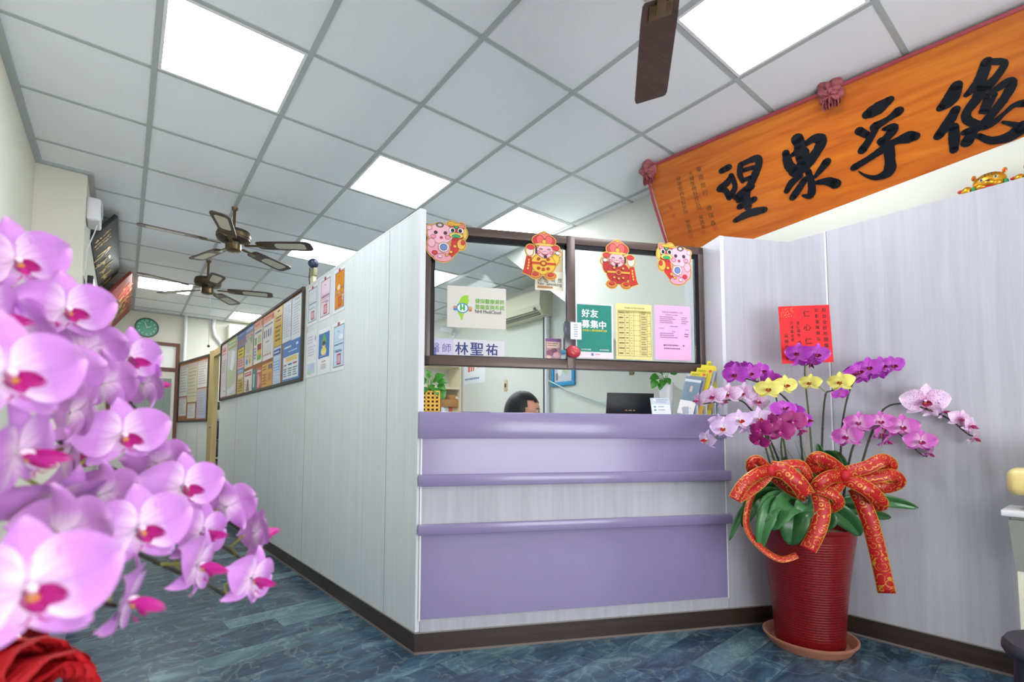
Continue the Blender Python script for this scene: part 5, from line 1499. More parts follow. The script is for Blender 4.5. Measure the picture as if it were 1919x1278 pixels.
def stem(root, pts, r0, r1, m=None, flowers=(), ped=0.0016):
    inv = root.matrix_basis.inverted()
    Q = smooth_path([Vector(p) for p in pts])
    n = len(Q)
    mb = MB()
    mb.tube([inv @ q for q in Q], [r0 + (r1 - r0) * i / (n - 1) for i in range(n)], m or STEM, n=8)
    for P, back in flowers:
        q = min(Q, key=lambda a: (a - P).length)
        e = P + back * 0.01
        midp = (q + e) / 2 + back * 0.012
        mb.tube([inv @ q, inv @ midp, inv @ e], [ped * 1.2, ped, ped], mat('#8a8a3c', .5, var=0.3), n=6)
    for k in range(3, n - 1, 6):       # nodes
        mb.ball(inv @ Q[k], r0 * 1.25 + (r1 - r0) * k / n, m or STEM, n=8)
    mb.build('stem', root)

# ---------------------------------------------------------------- the big orchid beside the camera
og = empty('orchid_plant', loc(-0.24, 0.60, 0.0), 'large pink moth orchid cascading into the left foreground, a red paper bow at its foot', 'potted plant')
POTRED = None
def pot_red():
    m, nt, b = newmat('red_glaze')
    N, L = nt.nodes.new, nt.links.new
    tc = N('ShaderNodeTexCoord')
    no = N('ShaderNodeTexNoise'); no.inputs['Scale'].default_value = 130; no.inputs['Detail'].default_value = 3
    L(tc.outputs['Object'], no.inputs['Vector'])
    L(ramp(nt, no.outputs['Fac'], [(0.3, '#43070c'), (0.45, '#780c14'), (0.7, '#880f17')]), b.inputs['Base Color'])
    b.inputs['Roughness'].default_value = 0.28
    return m
POTRED = pot_red()
def pot_profile(h, rb, rt, ribs=True):
    pr = [(0.01, 0.0), (rb * 0.97, 0.0), (rb, 0.012)]
    n = 180
    for i in range(1, n):
        t = i / n
        z = 0.012 + t * (h - 0.03)
        r = rb + (rt - rb) * (t ** 1.5)
        if ribs and 0.08 < t < 0.93:
            r += 0.0007 * math.sin(i * math.pi / 2 + .1)
        pr.append((r, z))
    pr += [(rt + 0.004, h - 0.016), (rt + 0.006, h - 0.006), (rt, h), (rt - 0.014, h - 0.004), (rt - 0.02, h - 0.06), (0.01, h - 0.061)]
    return pr
MB().lathe(pot_profile(0.58, 0.155, 0.2), POTRED, n=48).build('pot', og)
MB().lathe([(0.01, 0.53), (0.178, 0.53), (0.175, 0.545), (0.01, 0.555)], mat('#4a3826', .9, var=0.4, scale=90, bump=0.6), n=32).build('soil', og)
FGF = [  # u, v, depth, yaw, pitch, roll, size
    (30, 488, .50, 18, -8, -14, .100), (122, 580, .53, 22, -6, -4, .100), (12, 702, .345, 20, -5, -6, .102), (238, 672, .62, 34, -5, 4, .098), (228, 815, .535, 20, -12, -6, .099),
    (30, 850, .38, 60, -10, -20, .10), (258, 992, .445, 22, -8, -6, .100), (342, 912, .575, 26, -8, 2, .099), (376, 1000, .60, 48, -4, 8, .096), (48, 1108, .275, 16, -8, -4, .100),
    (232, 1125, .42, 82, -18, 10, .095), (368, 1060, .54, 68, -12, 14, .097), (478, 1000, .655, 112, 4, 14, .092), (425, 950, .64, 135, 10, 0, .095), (470, 1085, .60, 52, -14, 10, .092),
    (88, 935, .43, 40, -55, 0, .098), (35, 615, .50, 120, 20, 0, .1), (165, 655, .58, 150, 20, 10, .098), (195, 720, .58, 135, 0, 0, .098), (95, 700, .50, 155, 12, 0, .1), (135, 775, .50, 110, -10, 0, .1),
    (300, 870, .60, 140, 10, 5, .096), (185, 930, .52, 128, -8, 0, .098), (120, 1000, .40, 130, 10, 0, .098), (330, 985, .62, 140, 5, 0, .094), (-30, 590, .45, 60, 0, 0, .1),
    (62, 665, .58, 160, 0, 0, .1), (270, 720, .66, 120, 5, 0, .094), (120, 860, .54, 100, 0, 0, .098)]
S0 = Vector((-0.24, 0.6, 0.54))
FST = [[S0, Vector((-.36, .42, 1.0)), atdepth(-160, 430, .46), atdepth(0, 522, .53), atdepth(60, 592, .57), atdepth(130, 640, .60), atdepth(205, 715, .64), atdepth(262, 775, .67)],
       [S0, Vector((-.36, .5, .95)), atdepth(-180, 650, .40), atdepth(0, 745, .50), atdepth(60, 790, .54), atdepth(130, 838, .57), atdepth(225, 885, .60), atdepth(320, 945, .63), atdepth(400, 1010, .655), atdepth(435, 1035, .665), atdepth(470, 1058, .67)],
       [S0, Vector((-.33, .52, .9)), atdepth(-120, 850, .34), atdepth(0, 905, .44), atdepth(90, 950, .47), atdepth(180, 1000, .50), atdepth(245, 1030, .52), atdepth(320, 1066, .56), atdepth(385, 1094, .585), atdepth(440, 1128, .61)],
       [S0, Vector((-.30, .5, .8)), atdepth(-120, 1075, .29), atdepth(-20, 1046, .31), atdepth(35, 1062, .32), atdepth(110, 1110, .36), atdepth(215, 1135, .43)]]
att = [[] for _ in FST]
for i, (u, v, d_, yw, pt, rl, sz) in enumerate(FGF):
    P = atdepth(u, v, d_)
    M_ = flower(og, 'pink', P, sz, yw, pt, rl, i)
    back = (M_.to_3x3() @ Vector((0, 0, -1))).normalized()
    paths = [min((q - P).length for q in smooth_path([Vector(p) for p in s_])) for s_ in FST]
    if v < 990: paths[3] = 9
    k = paths.index(min(paths))
    att[k].append((P + back * 0.004, back))
for s_, a_ in zip(FST, att):
    stem(og, s_, 0.0030, 0.0021, STEM_D, a_, ped=0.0018)
RIBRED = mat('#c01822', .6, var=0.25, scale=70, bump=0.5)
def curl(root, P, axis, R_, L_, arc, seed):
    # a ridged half roll of crepe paper, its open end towards the room
    rs = random.Random(seed)
    ax = Vector(axis).normalized()
    u_ = ax.cross(Vector((0.3, 0.2, 1))).normalized(); v_ = ax.cross(u_).normalized()
    inv = root.matrix_basis.inverted()
    n, mm = 26, 16
    vs_, fs_ = [], []
    for i in range(mm + 1):
        t = i / mm
        for k in range(n + 1):
            s_ = k / n
            an = arc * (s_ - 0.5) * 2
            r = R_ * (1 - 0.35 * s_ * 0.6) * (1 + 0.05 * math.sin(i * 2.1 + k * 0.3) + 0.04 * math.sin(k * 1.7 + seed)) * (1 + 0.25 * t)
            q = P + ax * (L_ * (t - 0.5)) + (u_ * math.cos(an) + v_ * math.sin(an)) * r
            vs_.append(inv @ q)
    for i in range(mm):
        for k in range(n):
            fs_.append([i * (n + 1) + k, i * (n + 1) + k + 1, (i + 1) * (n + 1) + k + 1, (i + 1) * (n + 1) + k])
    return MB().add(vs_, fs_, RIBRED, True)
vw = (EYE - atdepth(50, 1250, .47)).normalized()
rt_ = Vector((RIGHT.x, RIGHT.y, 0))
for i, (u, v, dep, axm, R_, L_, arc) in enumerate([(6, 1222, .47, 0.5, .022, .05, 2.9), (38, 1250, .455, 0.9, .021, .055, 2.9), (96, 1268, .47, 0.3, .019, .045, 3.0), (-14, 1262, .45, 0.2, .026, .05, 2.9), (60, 1292, .45, 1.6, .026, .06, 2.9), (20, 1282, .46, 0.1, .024, .05, 3.0), (88, 1300, .46, 0.8, .024, .05, 2.9)]):
    ax_ = (rt_ * axm + vw * 0.7 + Vector((0, 0, 0.12 * (i % 3 - 1)))).normalized()
    curl(og, atdepth(u, v, dep), ax_, R_, L_, arc, i + 2).build('bow_loop', og)
m_ = MB()
wr = []
n = 60
vs_, fs_ = [], []
for i in range(9):
    t = i / 8
    for k in range(n):
        a = 2 * math.pi * k / n
        r = 0.203 + 0.012 * t + 0.012 * t * math.sin(7 * a) + 0.006 * math.sin(23 * a)
        vs_.append((r * math.cos(a), r * math.sin(a), 0.46 + 0.13 * t + 0.015 * t * math.sin(11 * a)))
for i in range(8):
    for k in range(n):
        fs_.append([i * n + k, i * n + (k + 1) % n, (i + 1) * n + (k + 1) % n, (i + 1) * n + k])
m_.add(vs_, fs_, RIBRED, True)
m_.build('wrapping_paper', og)

# ---------------------------------------------------------------- the orchid arrangement in the red pot on the floor
PX, PY = 2.715, 1.035
PDEP = Vector((PX, PY, 0)).dot(FWD) - EYE.z * FWD.z + 0.0
PDEP = (Vector((PX, PY, 0.5)) - EYE).dot(FWD)
def pp(u, v, dd=0.0):
    # never nearer than 6 cm to the counter front or to the cladding behind the plant
    dep = PDEP + dd
    for fr in (F_CNT, F_SIDE):
        x, z = fr.hit(u, v, -0.06)
        P_ = fr.M @ Vector((x, -0.06, z))
        lim = (P_ - EYE).dot(FWD)
        if fr is F_CNT and x > 2.1: continue
        if fr is F_SIDE and x < 0.0: continue
        dep = min(dep, lim)
    return atdepth(u, v, dep)
sa = MB().lathe([(0.01, 0.004), (0.15, 0.004), (0.155, 0.0), (0.175, 0.0), (0.196, 0.03), (0.206, 0.042), (0.207, 0.05), (0.198, 0.05), (0.188, 0.040), (0.17, 0.014), (0.01, 0.012)], mat('#c08068', .45, var=0.08, bump=0.1), n=56)
tag(sa.build('saucer', M=loc(PX, PY, 0)), 'round terracotta saucer on the floor under the tall red pot', 'saucer')
oa = empty('orchid_arrangement', loc(PX, PY, 0.0125), 'tall ribbed red pot of violet, yellow, speckled and pink orchids with red and gold bows', 'potted plant')
MB().lathe(pot_profile(0.575, 0.152, 0.216), POTRED, n=64).build('pot', oa)
MB().lathe([(0.01, 0.52), (0.20, 0.52), (0.197, 0.535), (0.01, 0.55)], mat('#6a5236', .9, var=0.5, scale=80, bump=0.7), n=40).build('moss', oa)
AF = [  # kind, u, v, span px, dd, yaw, pitch, roll, stem
    ('violet', 1378, 702, 50, -.02, -8, -6, 0, 7), ('violet', 1404, 700, 44, .02, 18, -4, 4, 7), ('violet', 1424, 696, 44, .05, 35, 0, 0, 7), ('violet', 1445, 712, 44, .03, -20, -8, 6, 7), ('violet', 1424, 724, 34, .08, 110, 0, 30, 7), ('violet', 1375, 690, 40, .03, 140, 20, 0, 7), ('violet', 1398, 690, 36, .06, 150, 20, 0, 7),
    ('speckled', 1337, 742, 48, -.05, -12, -14, -6, 5), ('speckled', 1366, 738, 48, -.02, -16, -10, 0, 5), ('speckled', 1394, 736, 46, .0, -10, -8, 6, 5), ('speckled', 1419, 752, 46, .03, 14, -6, 20, 5), ('speckled', 1310, 750, 36, -.06, -62, -10, 0, 5), ('speckled', 1352, 752, 36, .0, 100, -10, 0, 5),
    ('pale', 1356, 803, 50, -.12, -6, -6, 2, 6), ('pale', 1326, 824, 44, -.13, -50, -10, 12, 6), ('pale', 1385, 788, 50, -.08, 20, -4, 0, 6), ('pale', 1422, 785, 52, -.05, 10, -6, -4, 6), ('pale', 1398, 800, 40, -.03, 140, 0, 0, 6), ('pale', 1345, 792, 40, -.08, 150, 0, 0, 6),
    ('dark', 1462, 808, 54, -.16, 6, -6, 2, 8), ('dark', 1484, 790, 56, -.12, 16, 0, -4, 8), ('dark', 1426, 805, 46, -.14, -24, -6, -10, 9), ('dark', 1423, 826, 42, -.15, -30, -30, 20, 9), ('violet', 1468, 768, 50, -.08, 20, 20, 0, 8), ('violet', 1488, 775, 48, -.07, -40, 15, 0, 8), ('violet', 1508, 788, 44, -.08, 60, 0, 10, 8), ('dark', 1500, 806, 36, -.09, 80, -10, 0, 8), ('dark', 1445, 790, 44, -.1, -60, 10, 0, 8),
    ('violet', 1496, 662, 48, .03, -12, -6, 4, 0), ('violet', 1530, 664, 48, .02, 14, -8, 10, 0), ('violet', 1518, 678, 44, .05, 20, -60, 0, 0), ('violet', 1500, 672, 44, .07, 150, -20, 0, 0),
    ('yellow', 1440, 729, 50, -.08, 0, -6, 0, 3), ('yellow', 1470, 722, 46, -.05, 22, -4, 4, 3), ('yellow', 1519, 717, 40, -.02, -14, -8, 4, 1), ('yellow', 1576, 716, 46, -.04, -12, -4, -6, 1), ('violet', 1574, 738, 32, .0, 160, -30, 0, 2),
    ('violet', 1594, 702, 42, .0, 60, 0, 0, 2), ('violet', 1608, 697, 46, .0, 20, 0, -8, 2), ('violet', 1628, 689, 48, -.02, 6, -4, -6, 2), ('violet', 1650, 686, 46, -.02, 30, -6, -8, 2), ('violet', 1672, 685, 44, -.03, 20, -8, -10, 2), ('violet', 1616, 706, 38, .05, 140, 0, 0, 2), ('violet', 1646, 698, 38, .04, 150, 0, 0, 2),
    ('speckled', 1733, 752, 78, -.06, 8, -10, 4, 4), ('speckled', 1764, 772, 42, -.02, 85, 0, 10, 4), ('speckled', 1797, 785, 44, -.04, 40, -10, 20, 4), ('speckled', 1816, 798, 44, -.05, 62, -12, 30, 4), ('speckled', 1824, 820, 38, -.04, 75, -30, 20, 4), ('speckled', 1745, 768, 40, .02, 150, -10, 0, 4),
    ('rose', 1589, 818, 56, -.1, -18, -6, -6, 3.5), ('rose', 1610, 792, 50, -.06, -6, -4, 0, 3.5), ('rose', 1650, 790, 48, -.04, 6, -4, 0, 3.5), ('rose', 1691, 800, 56, -.08, 4, -6, 2, 3.5), ('rose', 1724, 827, 54, -.1, 12, -8, 6, 3.5), ('rose', 1658, 824, 44, -.06, 100, -30, 0, 3.5), ('rose', 1740, 848, 34, -.09, 80, -40, 20, 3.5), ('rose', 1648, 812, 40, -.03, 60, -20, 10, 3.5)]
ASTEM = {0: [(1535, 935, 0), (1523, 860, .02), (1516, 780, .04), (1508, 700, .05), (1512, 668, .06)],
         1: [(1540, 935, .02), (1540, 860, .02), (1542, 790, .02), (1547, 740, .0), (1556, 733, .0), (1572, 728, .0)],
         2: [(1565, 935, .04), (1574, 870, .04), (1578, 800, .04), (1588, 745, .04), (1602, 714, .04), (1630, 700, .03), (1670, 692, .0)],
         3: [(1490, 935, -.02), (1474, 860, -.02), (1462, 780, -.03), (1454, 738, -.03), (1466, 730, -.01)],
         3.5: [(1580, 935, -.02), (1590, 870, -.03), (1604, 825, -.03), (1632, 800, -.03), (1668, 802, -.05), (1700, 826, -.07), (1722, 848, -.07), (1738, 856, -.07)],
         4: [(1596, 935, 0), (1612, 880, 0), (1632, 815, 0), (1655, 768, 0), (1690, 756, -.01), (1735, 766, -.02), (1780, 786, -.02), (1812, 812, -.02), (1826, 818, -.03)],
         5: [(1478, 935, .0), (1458, 860, .0), (1430, 800, .0), (1405, 765, .0), (1385, 750, -.01), (1350, 752, -.03), (1312, 758, -.04)],
         6: [(1468, 935, -.04), (1450, 860, -.05), (1432, 812, -.05), (1410, 798, -.06), (1380, 800, -.08), (1350, 814, -.1), (1322, 832, -.11)],
         7: [(1510, 935, .02), (1503, 850, .02), (1494, 780, .02), (1470, 745, .02), (1440, 724, .03), (1400, 710, .02), (1375, 706, .0)],
         8: [(1485, 935, -.04), (1470, 880, -.08), (1464, 830, -.12), (1475, 800, -.1), (1490, 786, -.08)],
         9: [(1462, 935, -.04), (1446, 880, -.08), (1434, 835, -.12), (1428, 812, -.12)]}
att = {k: [] for k in ASTEM}
for i, (kd, u, v, spn, dd, yw, pt, rl, sk) in enumerate(AF):
    P = pp(u, v, dd)
    M_ = flower(oa, kd, P, spn * (P - EYE).dot(FWD) / FPX * 1.02, yw, pt, rl, i)
    back = (M_.to_3x3() @ Vector((0, 0, -1))).normalized()
    att[sk].append((P + back * 0.003, back))
for k, pts in ASTEM.items():
    stem(oa, [pp(*p) for p in pts], 0.0058, 0.003, STEM if k in (0, 3, 6, 8, 9) else STEM_D, att[k], ped=0.0018)
# leaves
LEAF = mat('#2c5a2e', .3, var=0.2, scale=12)
LEAF2 = mat('#3d7440', .3, var=0.2, scale=12)
def orchid_leaf(root, pts, w_px, m, dd0):
    inv = root.matrix_basis.inverted()
    Q = smooth_path([pp(*p) for p in pts], 4)
    n = len(Q)
    vs_, fs_ = [], []
    for i, q in enumerate(Q):
        t = i / (n - 1)
        tg = (Q[min(i + 1, n - 1)] - Q[max(i - 1, 0)]).normalized()
        sd = tg.cross(EYE - q).normalized()
        nr = sd.cross(tg).normalized()
        wd = w_px * PDEP / FPX * 0.5 * max(0.03, (math.sin(math.pi * min(.995, 0.16 + 0.84 * t)) ** 0.6))
        for k in range(5):
            s_ = (k - 2) / 2
            vs_.append(inv @ (q + sd * wd * s_ + nr * wd * 0.55 * (abs(s_) - 0.4) * (1 if nr.dot(EYE - q) > 0 else -1)))
    for i in range(n - 1):
        for k in range(4):
            fs_.append([i * 5 + k, i * 5 + k + 1, (i + 1) * 5 + k + 1, (i + 1) * 5 + k])
    o = MB().add(vs_, fs_, m, True).build('leaf', root)
    s_ = o.modifiers.new('Solid', 'SOLIDIFY'); s_.thickness = 0.002
for pts, wpx, m in [
        ([(1500, 945, -.04), (1482, 940, -.16), (1462, 962, -.2), (1447, 993, -.2)], 40, LEAF2), ([(1490, 940, -.04), (1455, 938, -.15), (1437, 955, -.18), (1424, 978, -.18)], 34, LEAF2),
        ([(1500, 945, -.04), (1490, 955, -.18), (1486, 985, -.22), (1482, 1022, -.21)], 50, LEAF), ([(1490, 942, -.04), (1450, 945, -.17), (1432, 985, -.2), (1424, 1032, -.19)], 28, LEAF2),
        ([(1490, 940, -.02), (1440, 930, -.1), (1410, 945, -.12), (1392, 988, -.12)], 34, LEAF), ([(1480, 935, 0), (1420, 935, -.05), (1388, 965, -.06), (1367, 1013, -.06)], 14, LEAF2),
        ([(1510, 940, -.05), (1512, 945, -.18), (1504, 962, -.2), (1497, 975, -.2)], 34, LEAF2), ([(1530, 945, -.05), (1560, 955, -.18), (1592, 978, -.2), (1612, 1004, -.2)], 34, LEAF),
        ([(1560, 945, 0), (1620, 935, -.02), (1670, 940, -.03), (1721, 952, -.03)], 24, LEAF2), ([(1560, 950, 0), (1610, 955, -.06), (1640, 964, -.08), (1670, 970, -.08)], 20, LEAF),
        ([(1545, 900, .02), (1542, 870, .02), (1538, 850, .0), (1532, 832, .0)], 16, LEAF), ([(1560, 905, .02), (1562, 880, .02), (1556, 858, .02), (1545, 845, .0)], 34, LEAF),
        ([(1570, 900, .05), (1574, 875, .06), (1566, 855, .06), (1556, 846, .06)], 26, LEAF2), ([(1470, 930, .05), (1440, 920, .02), (1415, 925, .02), (1395, 940, .02)], 36, LEAF),
        ([(1530, 945, -.05), (1545, 965, -.18), (1552, 978, -.2), (1548, 990, -.2)], 30, LEAF), ([(1480, 935, -.05), (1475, 900, -.02), (1470, 880, 0), (1472, 855, 0)], 22, LEAF)]:
    orchid_leaf(oa, pts, wpx, m, 0)
m_ = MB()
inv = oa.matrix_basis.inverted()
rs = random.Random(3)
for k in range(16):
    u1 = 1395 + 150 * rs.random()
    v1 = 822 + 45 * rs.random()
    m_.tube([inv @ pp(1505 + 20 * rs.random(), 935, 0), inv @ pp((1505 + u1) / 2 + 12, 872 + 12 * rs.random(), -.02), inv @ pp(u1, v1, -.05)], [0.002, 0.0016, 0.0006], LEAF2, n=5)
m_.build('grass_blades', oa)
# ribbons
def ribbon_mat():
    m, nt, b = newmat('red_gold_ribbon')
    N, L = nt.nodes.new, nt.links.new
    uv = N('ShaderNodeUVMap'); sp = N('ShaderNodeSeparateXYZ')
    L(uv.outputs[0], sp.inputs[0])
    vo = N('ShaderNodeTexVoronoi'); vo.inputs['Scale'].default_value = 2.1; vo.inputs['Randomness'].default_value = 0.75
    L(uv.outputs[0], vo.inputs['Vector'])
    a = N('ShaderNodeMath'); a.operation = 'MULTIPLY'; a.inputs[1].default_value = 21
    L(vo.outputs['Distance'], a.inputs[0])
    s_ = N('ShaderNodeMath'); s_.operation = 'SINE'
    L(a.outputs[0], s_.inputs[0])
    no = N('ShaderNodeTexNoise'); no.inputs['Scale'].default_value = 3.0
    L(uv.outputs[0], no.inputs['Vector'])
    mu = N('ShaderNodeMath'); mu.operation = 'MULTIPLY_ADD'; mu.inputs[1].default_value = 1.6; mu.inputs[2].default_value = -0.8
    L(no.outputs['Fac'], mu.inputs[0])
    ad = N('ShaderNodeMath'); ad.operation = 'ADD'
    L(s_.outputs[0], ad.inputs[0]); L(mu.outputs[0], ad.inputs[1])
    sw_ = ramp(nt, ad.outputs[0], [(0.80, (0, 0, 0, 1)), (0.9, (1, 1, 1, 1))])
    e1 = N('ShaderNodeMath'); e1.operation = 'SUBTRACT'; e1.inputs[1].default_value = 0.5
    L(sp.outputs[0], e1.inputs[0])
    e2 = N('ShaderNodeMath'); e2.operation = 'ABSOLUTE'
    L(e1.outputs[0], e2.inputs[0])
    e3 = N('ShaderNodeMath'); e3.operation = 'GREATER_THAN'; e3.inputs[1].default_value = 0.455
    L(e2.outputs[0], e3.inputs[0])
    mxx = N('ShaderNodeMath'); mxx.operation = 'MAXIMUM'
    L(sw_, mxx.inputs[0]); L(e3.outputs[0], mxx.inputs[1])
    mx = N('ShaderNodeMix'); mx.data_type = 'RGBA'
    mx.inputs[6].default_value = lin('#b8141c'); mx.inputs[7].default_value = lin('#d8a03c')
    L(mxx.outputs[0], mx.inputs[0]); L(mx.outputs[2], b.inputs['Base Color'])
    b.inputs['Roughness'].default_value = 0.42
    mt = N('ShaderNodeMath'); mt.operation = 'MULTIPLY'; mt.inputs[1].default_value = 0.35
    L(mxx.outputs[0], mt.inputs[0]); L(mt.outputs[0], b.inputs['Metallic'])
    return m
RIB = ribbon_mat()
def ribbon(mb, pts, w_px, root, tilt=0.0):
    inv = root.matrix_basis.inverted()
    Q = smooth_path([pp(*p) for p in pts], 7)
    n = len(Q)
    wd = w_px * PDEP / FPX * 0.84
    vs_, uvs, fs_ = [], [], []
    ln = 0
    prev = None
    for i, q in enumerate(Q):
        if i: ln += (q - Q[i - 1]).length
        tg = (Q[min(i + 1, n - 1)] - Q[max(i - 1, 0)]).normalized()
        sd = tg.cross(EYE - q)
        sd = sd.normalized() if sd.length > 1e-6 else prev
        if prev is not None:
            if sd.dot(prev) < 0: sd = -sd
            sd = (sd + prev * 1.2).normalized()
        prev = sd
        sd = (sd + (EYE - q).normalized() * tilt).normalized()
        for k in range(3):
            vs_.append(inv @ (q + sd * wd * (k / 2 - 0.5)))
            uvs.append((k / 2, ln / wd))
    for i in range(n - 1):
        for k in range(2):
            fs_.append([i * 3 + k, i * 3 + k + 1, (i + 1) * 3 + k + 1, (i + 1) * 3 + k])
    mb.add(vs_, fs_, RIB, True, uvs=uvs)
def bow(name, strips, knot, label=None):
    m_ = MB()
    for pts, wpx, tl in strips: ribbon(m_, pts, wpx, oa, tl)
    o = m_.build(name, oa)
    s_ = o.modifiers.new('Solid', 'SOLIDIFY'); s_.thickness = 0.0012
    k = MB()
    inv_ = oa.matrix_basis.inverted()
    k.ball(inv_ @ pp(*knot), (0.026, 0.026, 0.03), RIBRED, n=14)
    k.build('knot', o)
    if label: o['label'] = label
bow('bow', [
    ([(1446, 880, -.2), (1420, 888, -.24), (1394, 908, -.26), (1376, 936, -.26)], 25, .25),
    ([(1442, 886, -.19), (1425, 905, -.2), (1405, 920, -.22), (1382, 934, -.25)], 22, -.3),
    ([(1440, 880, -.2), (1420, 862, -.22), (1408, 868, -.22), (1412, 884, -.19), (1438, 886, -.18)], 22, .5),
    ([(1444, 878, -.2), (1470, 884, -.24), (1495, 905, -.26), (1512, 930, -.25)], 34, .2),
    ([(1448, 888, -.19), (1468, 905, -.2), (1490, 920, -.22), (1512, 930, -.25)], 28, -.4),
    ([(1448, 876, -.2), (1480, 870, -.22), (1502, 872, -.22), (1512, 888, -.22), (1518, 905, -.2)], 20, .3),
    ([(1432, 890, -.1), (1408, 930, -.12), (1399, 985, -.15), (1424, 1024, -.2), (1462, 1048, -.235), (1494, 1040, -.235)], 14, .5)], (1442, 882, -.2), 'red ribbon bow with gold swirls, its long tail curling over the left of the pot')
bow('bow', [
    ([(1580, 888, -.2), (1556, 868, -.24), (1532, 858, -.25), (1524, 872, -.22), (1560, 890, -.19)], 27, .2),
    ([(1584, 886, -.2), (1622, 876, -.24), (1654, 862, -.26), (1668, 874, -.24), (1640, 892, -.2), (1590, 896, -.18)], 27, .25),
    ([(1586, 898, -.2), (1634, 894, -.24), (1672, 890, -.26), (1684, 904, -.24), (1655, 914, -.2), (1596, 906, -.18)], 25, .25),
    ([(1582, 896, -.2), (1606, 906, -.24), (1632, 922, -.26), (1650, 944, -.24), (1634, 940, -.2), (1600, 912, -.18)], 30, .2),
    ([(1580, 892, -.2), (1556, 894, -.24), (1537, 906, -.24), (1530, 920, -.22)], 28, .2),
    ([(1576, 898, -.19), (1566, 915, -.22), (1545, 922, -.23), (1533, 918, -.21)], 24, .3),
    ([(1531, 916, -.22), (1560, 926, -.25), (1572, 942, -.25), (1556, 952, -.22), (1540, 940, -.2)], 22, .3),
    ([(1532, 918, -.21), (1541, 957, -.24), (1532, 994, -.26), (1514, 1030, -.255)], 30, .1),
    ([(1604, 915, -.18), (1626, 965, -.2), (1644, 1030, -.21), (1662, 1112, -.22)], 31, .1)], (1582, 890, -.2), 'large red ribbon bow with gold swirls, two tails hanging from it')
# red greeting card on a stick in the pot
cpts = [pp(1461, 573, .1), pp(1557, 566, .1), pp(1560, 678, .1), pp(1466, 682, .1)]
F_CARD = Frame(cpts[3], ((cpts[2] - cpts[3]).x, (cpts[2] - cpts[3]).y, 0))
cw = (cpts[1] - cpts[0]).length
chh = (cpts[0] - cpts[3]).length
gc = empty('greeting_card', F_CARD.M @ Matrix.Rotation(math.radians(-2.2), 4, 'Y'), 'bright red greeting card with black brush writing standing above the orchids', 'card')
m_ = MB().box(0, cw, 0, 0.0015, 0, chh, mat('#e8202a', .5, var=0.03))
def card_col(body, x, z0, z1, size):
    n_ = len(body)
    for i, c_ in enumerate(body):
        if c_ == ' ': continue
        decorate(m_, [('t', c_, x, z0 + (z1 - z0) * i / max(1, n_ - 1), size, size * 1.25, '#1c1012', .012)], 0, 0, cw, chh, -0.0003)
card_col('祝台全診所開幕', .885, .91, .29, .075)
card_col('前彰基陳舜伍', .74, .91, .41, .065)
card_col('仁心仁', .54, .86, .38, .115)
card_col('澄心福金 楊', .36, .70, .36, .055)
card_col('天鴻基金組 楊', .235, .70, .27, .055)
card_col('吳佩玲 敬', .115, .48, .10, .065)
decorate(m_, [('e', .04 + .25 * random.random(), .8 + .17 * random.random(), .006, .005, '#d8a060') for _ in range(60)], 0, 0, cw, chh, -0.0003)
m_.build('card', gc)
ci = gc.matrix_basis.inverted()
MB().tube([ci @ (F_CARD.M @ Vector((cw * .5, 0.005, chh * .3))), ci @ pp(1512, 800, .06), ci @ Vector((PX, PY, 0.55))], 0.0025, mat('#b8a878', .6), n=6).build('stick', gc)

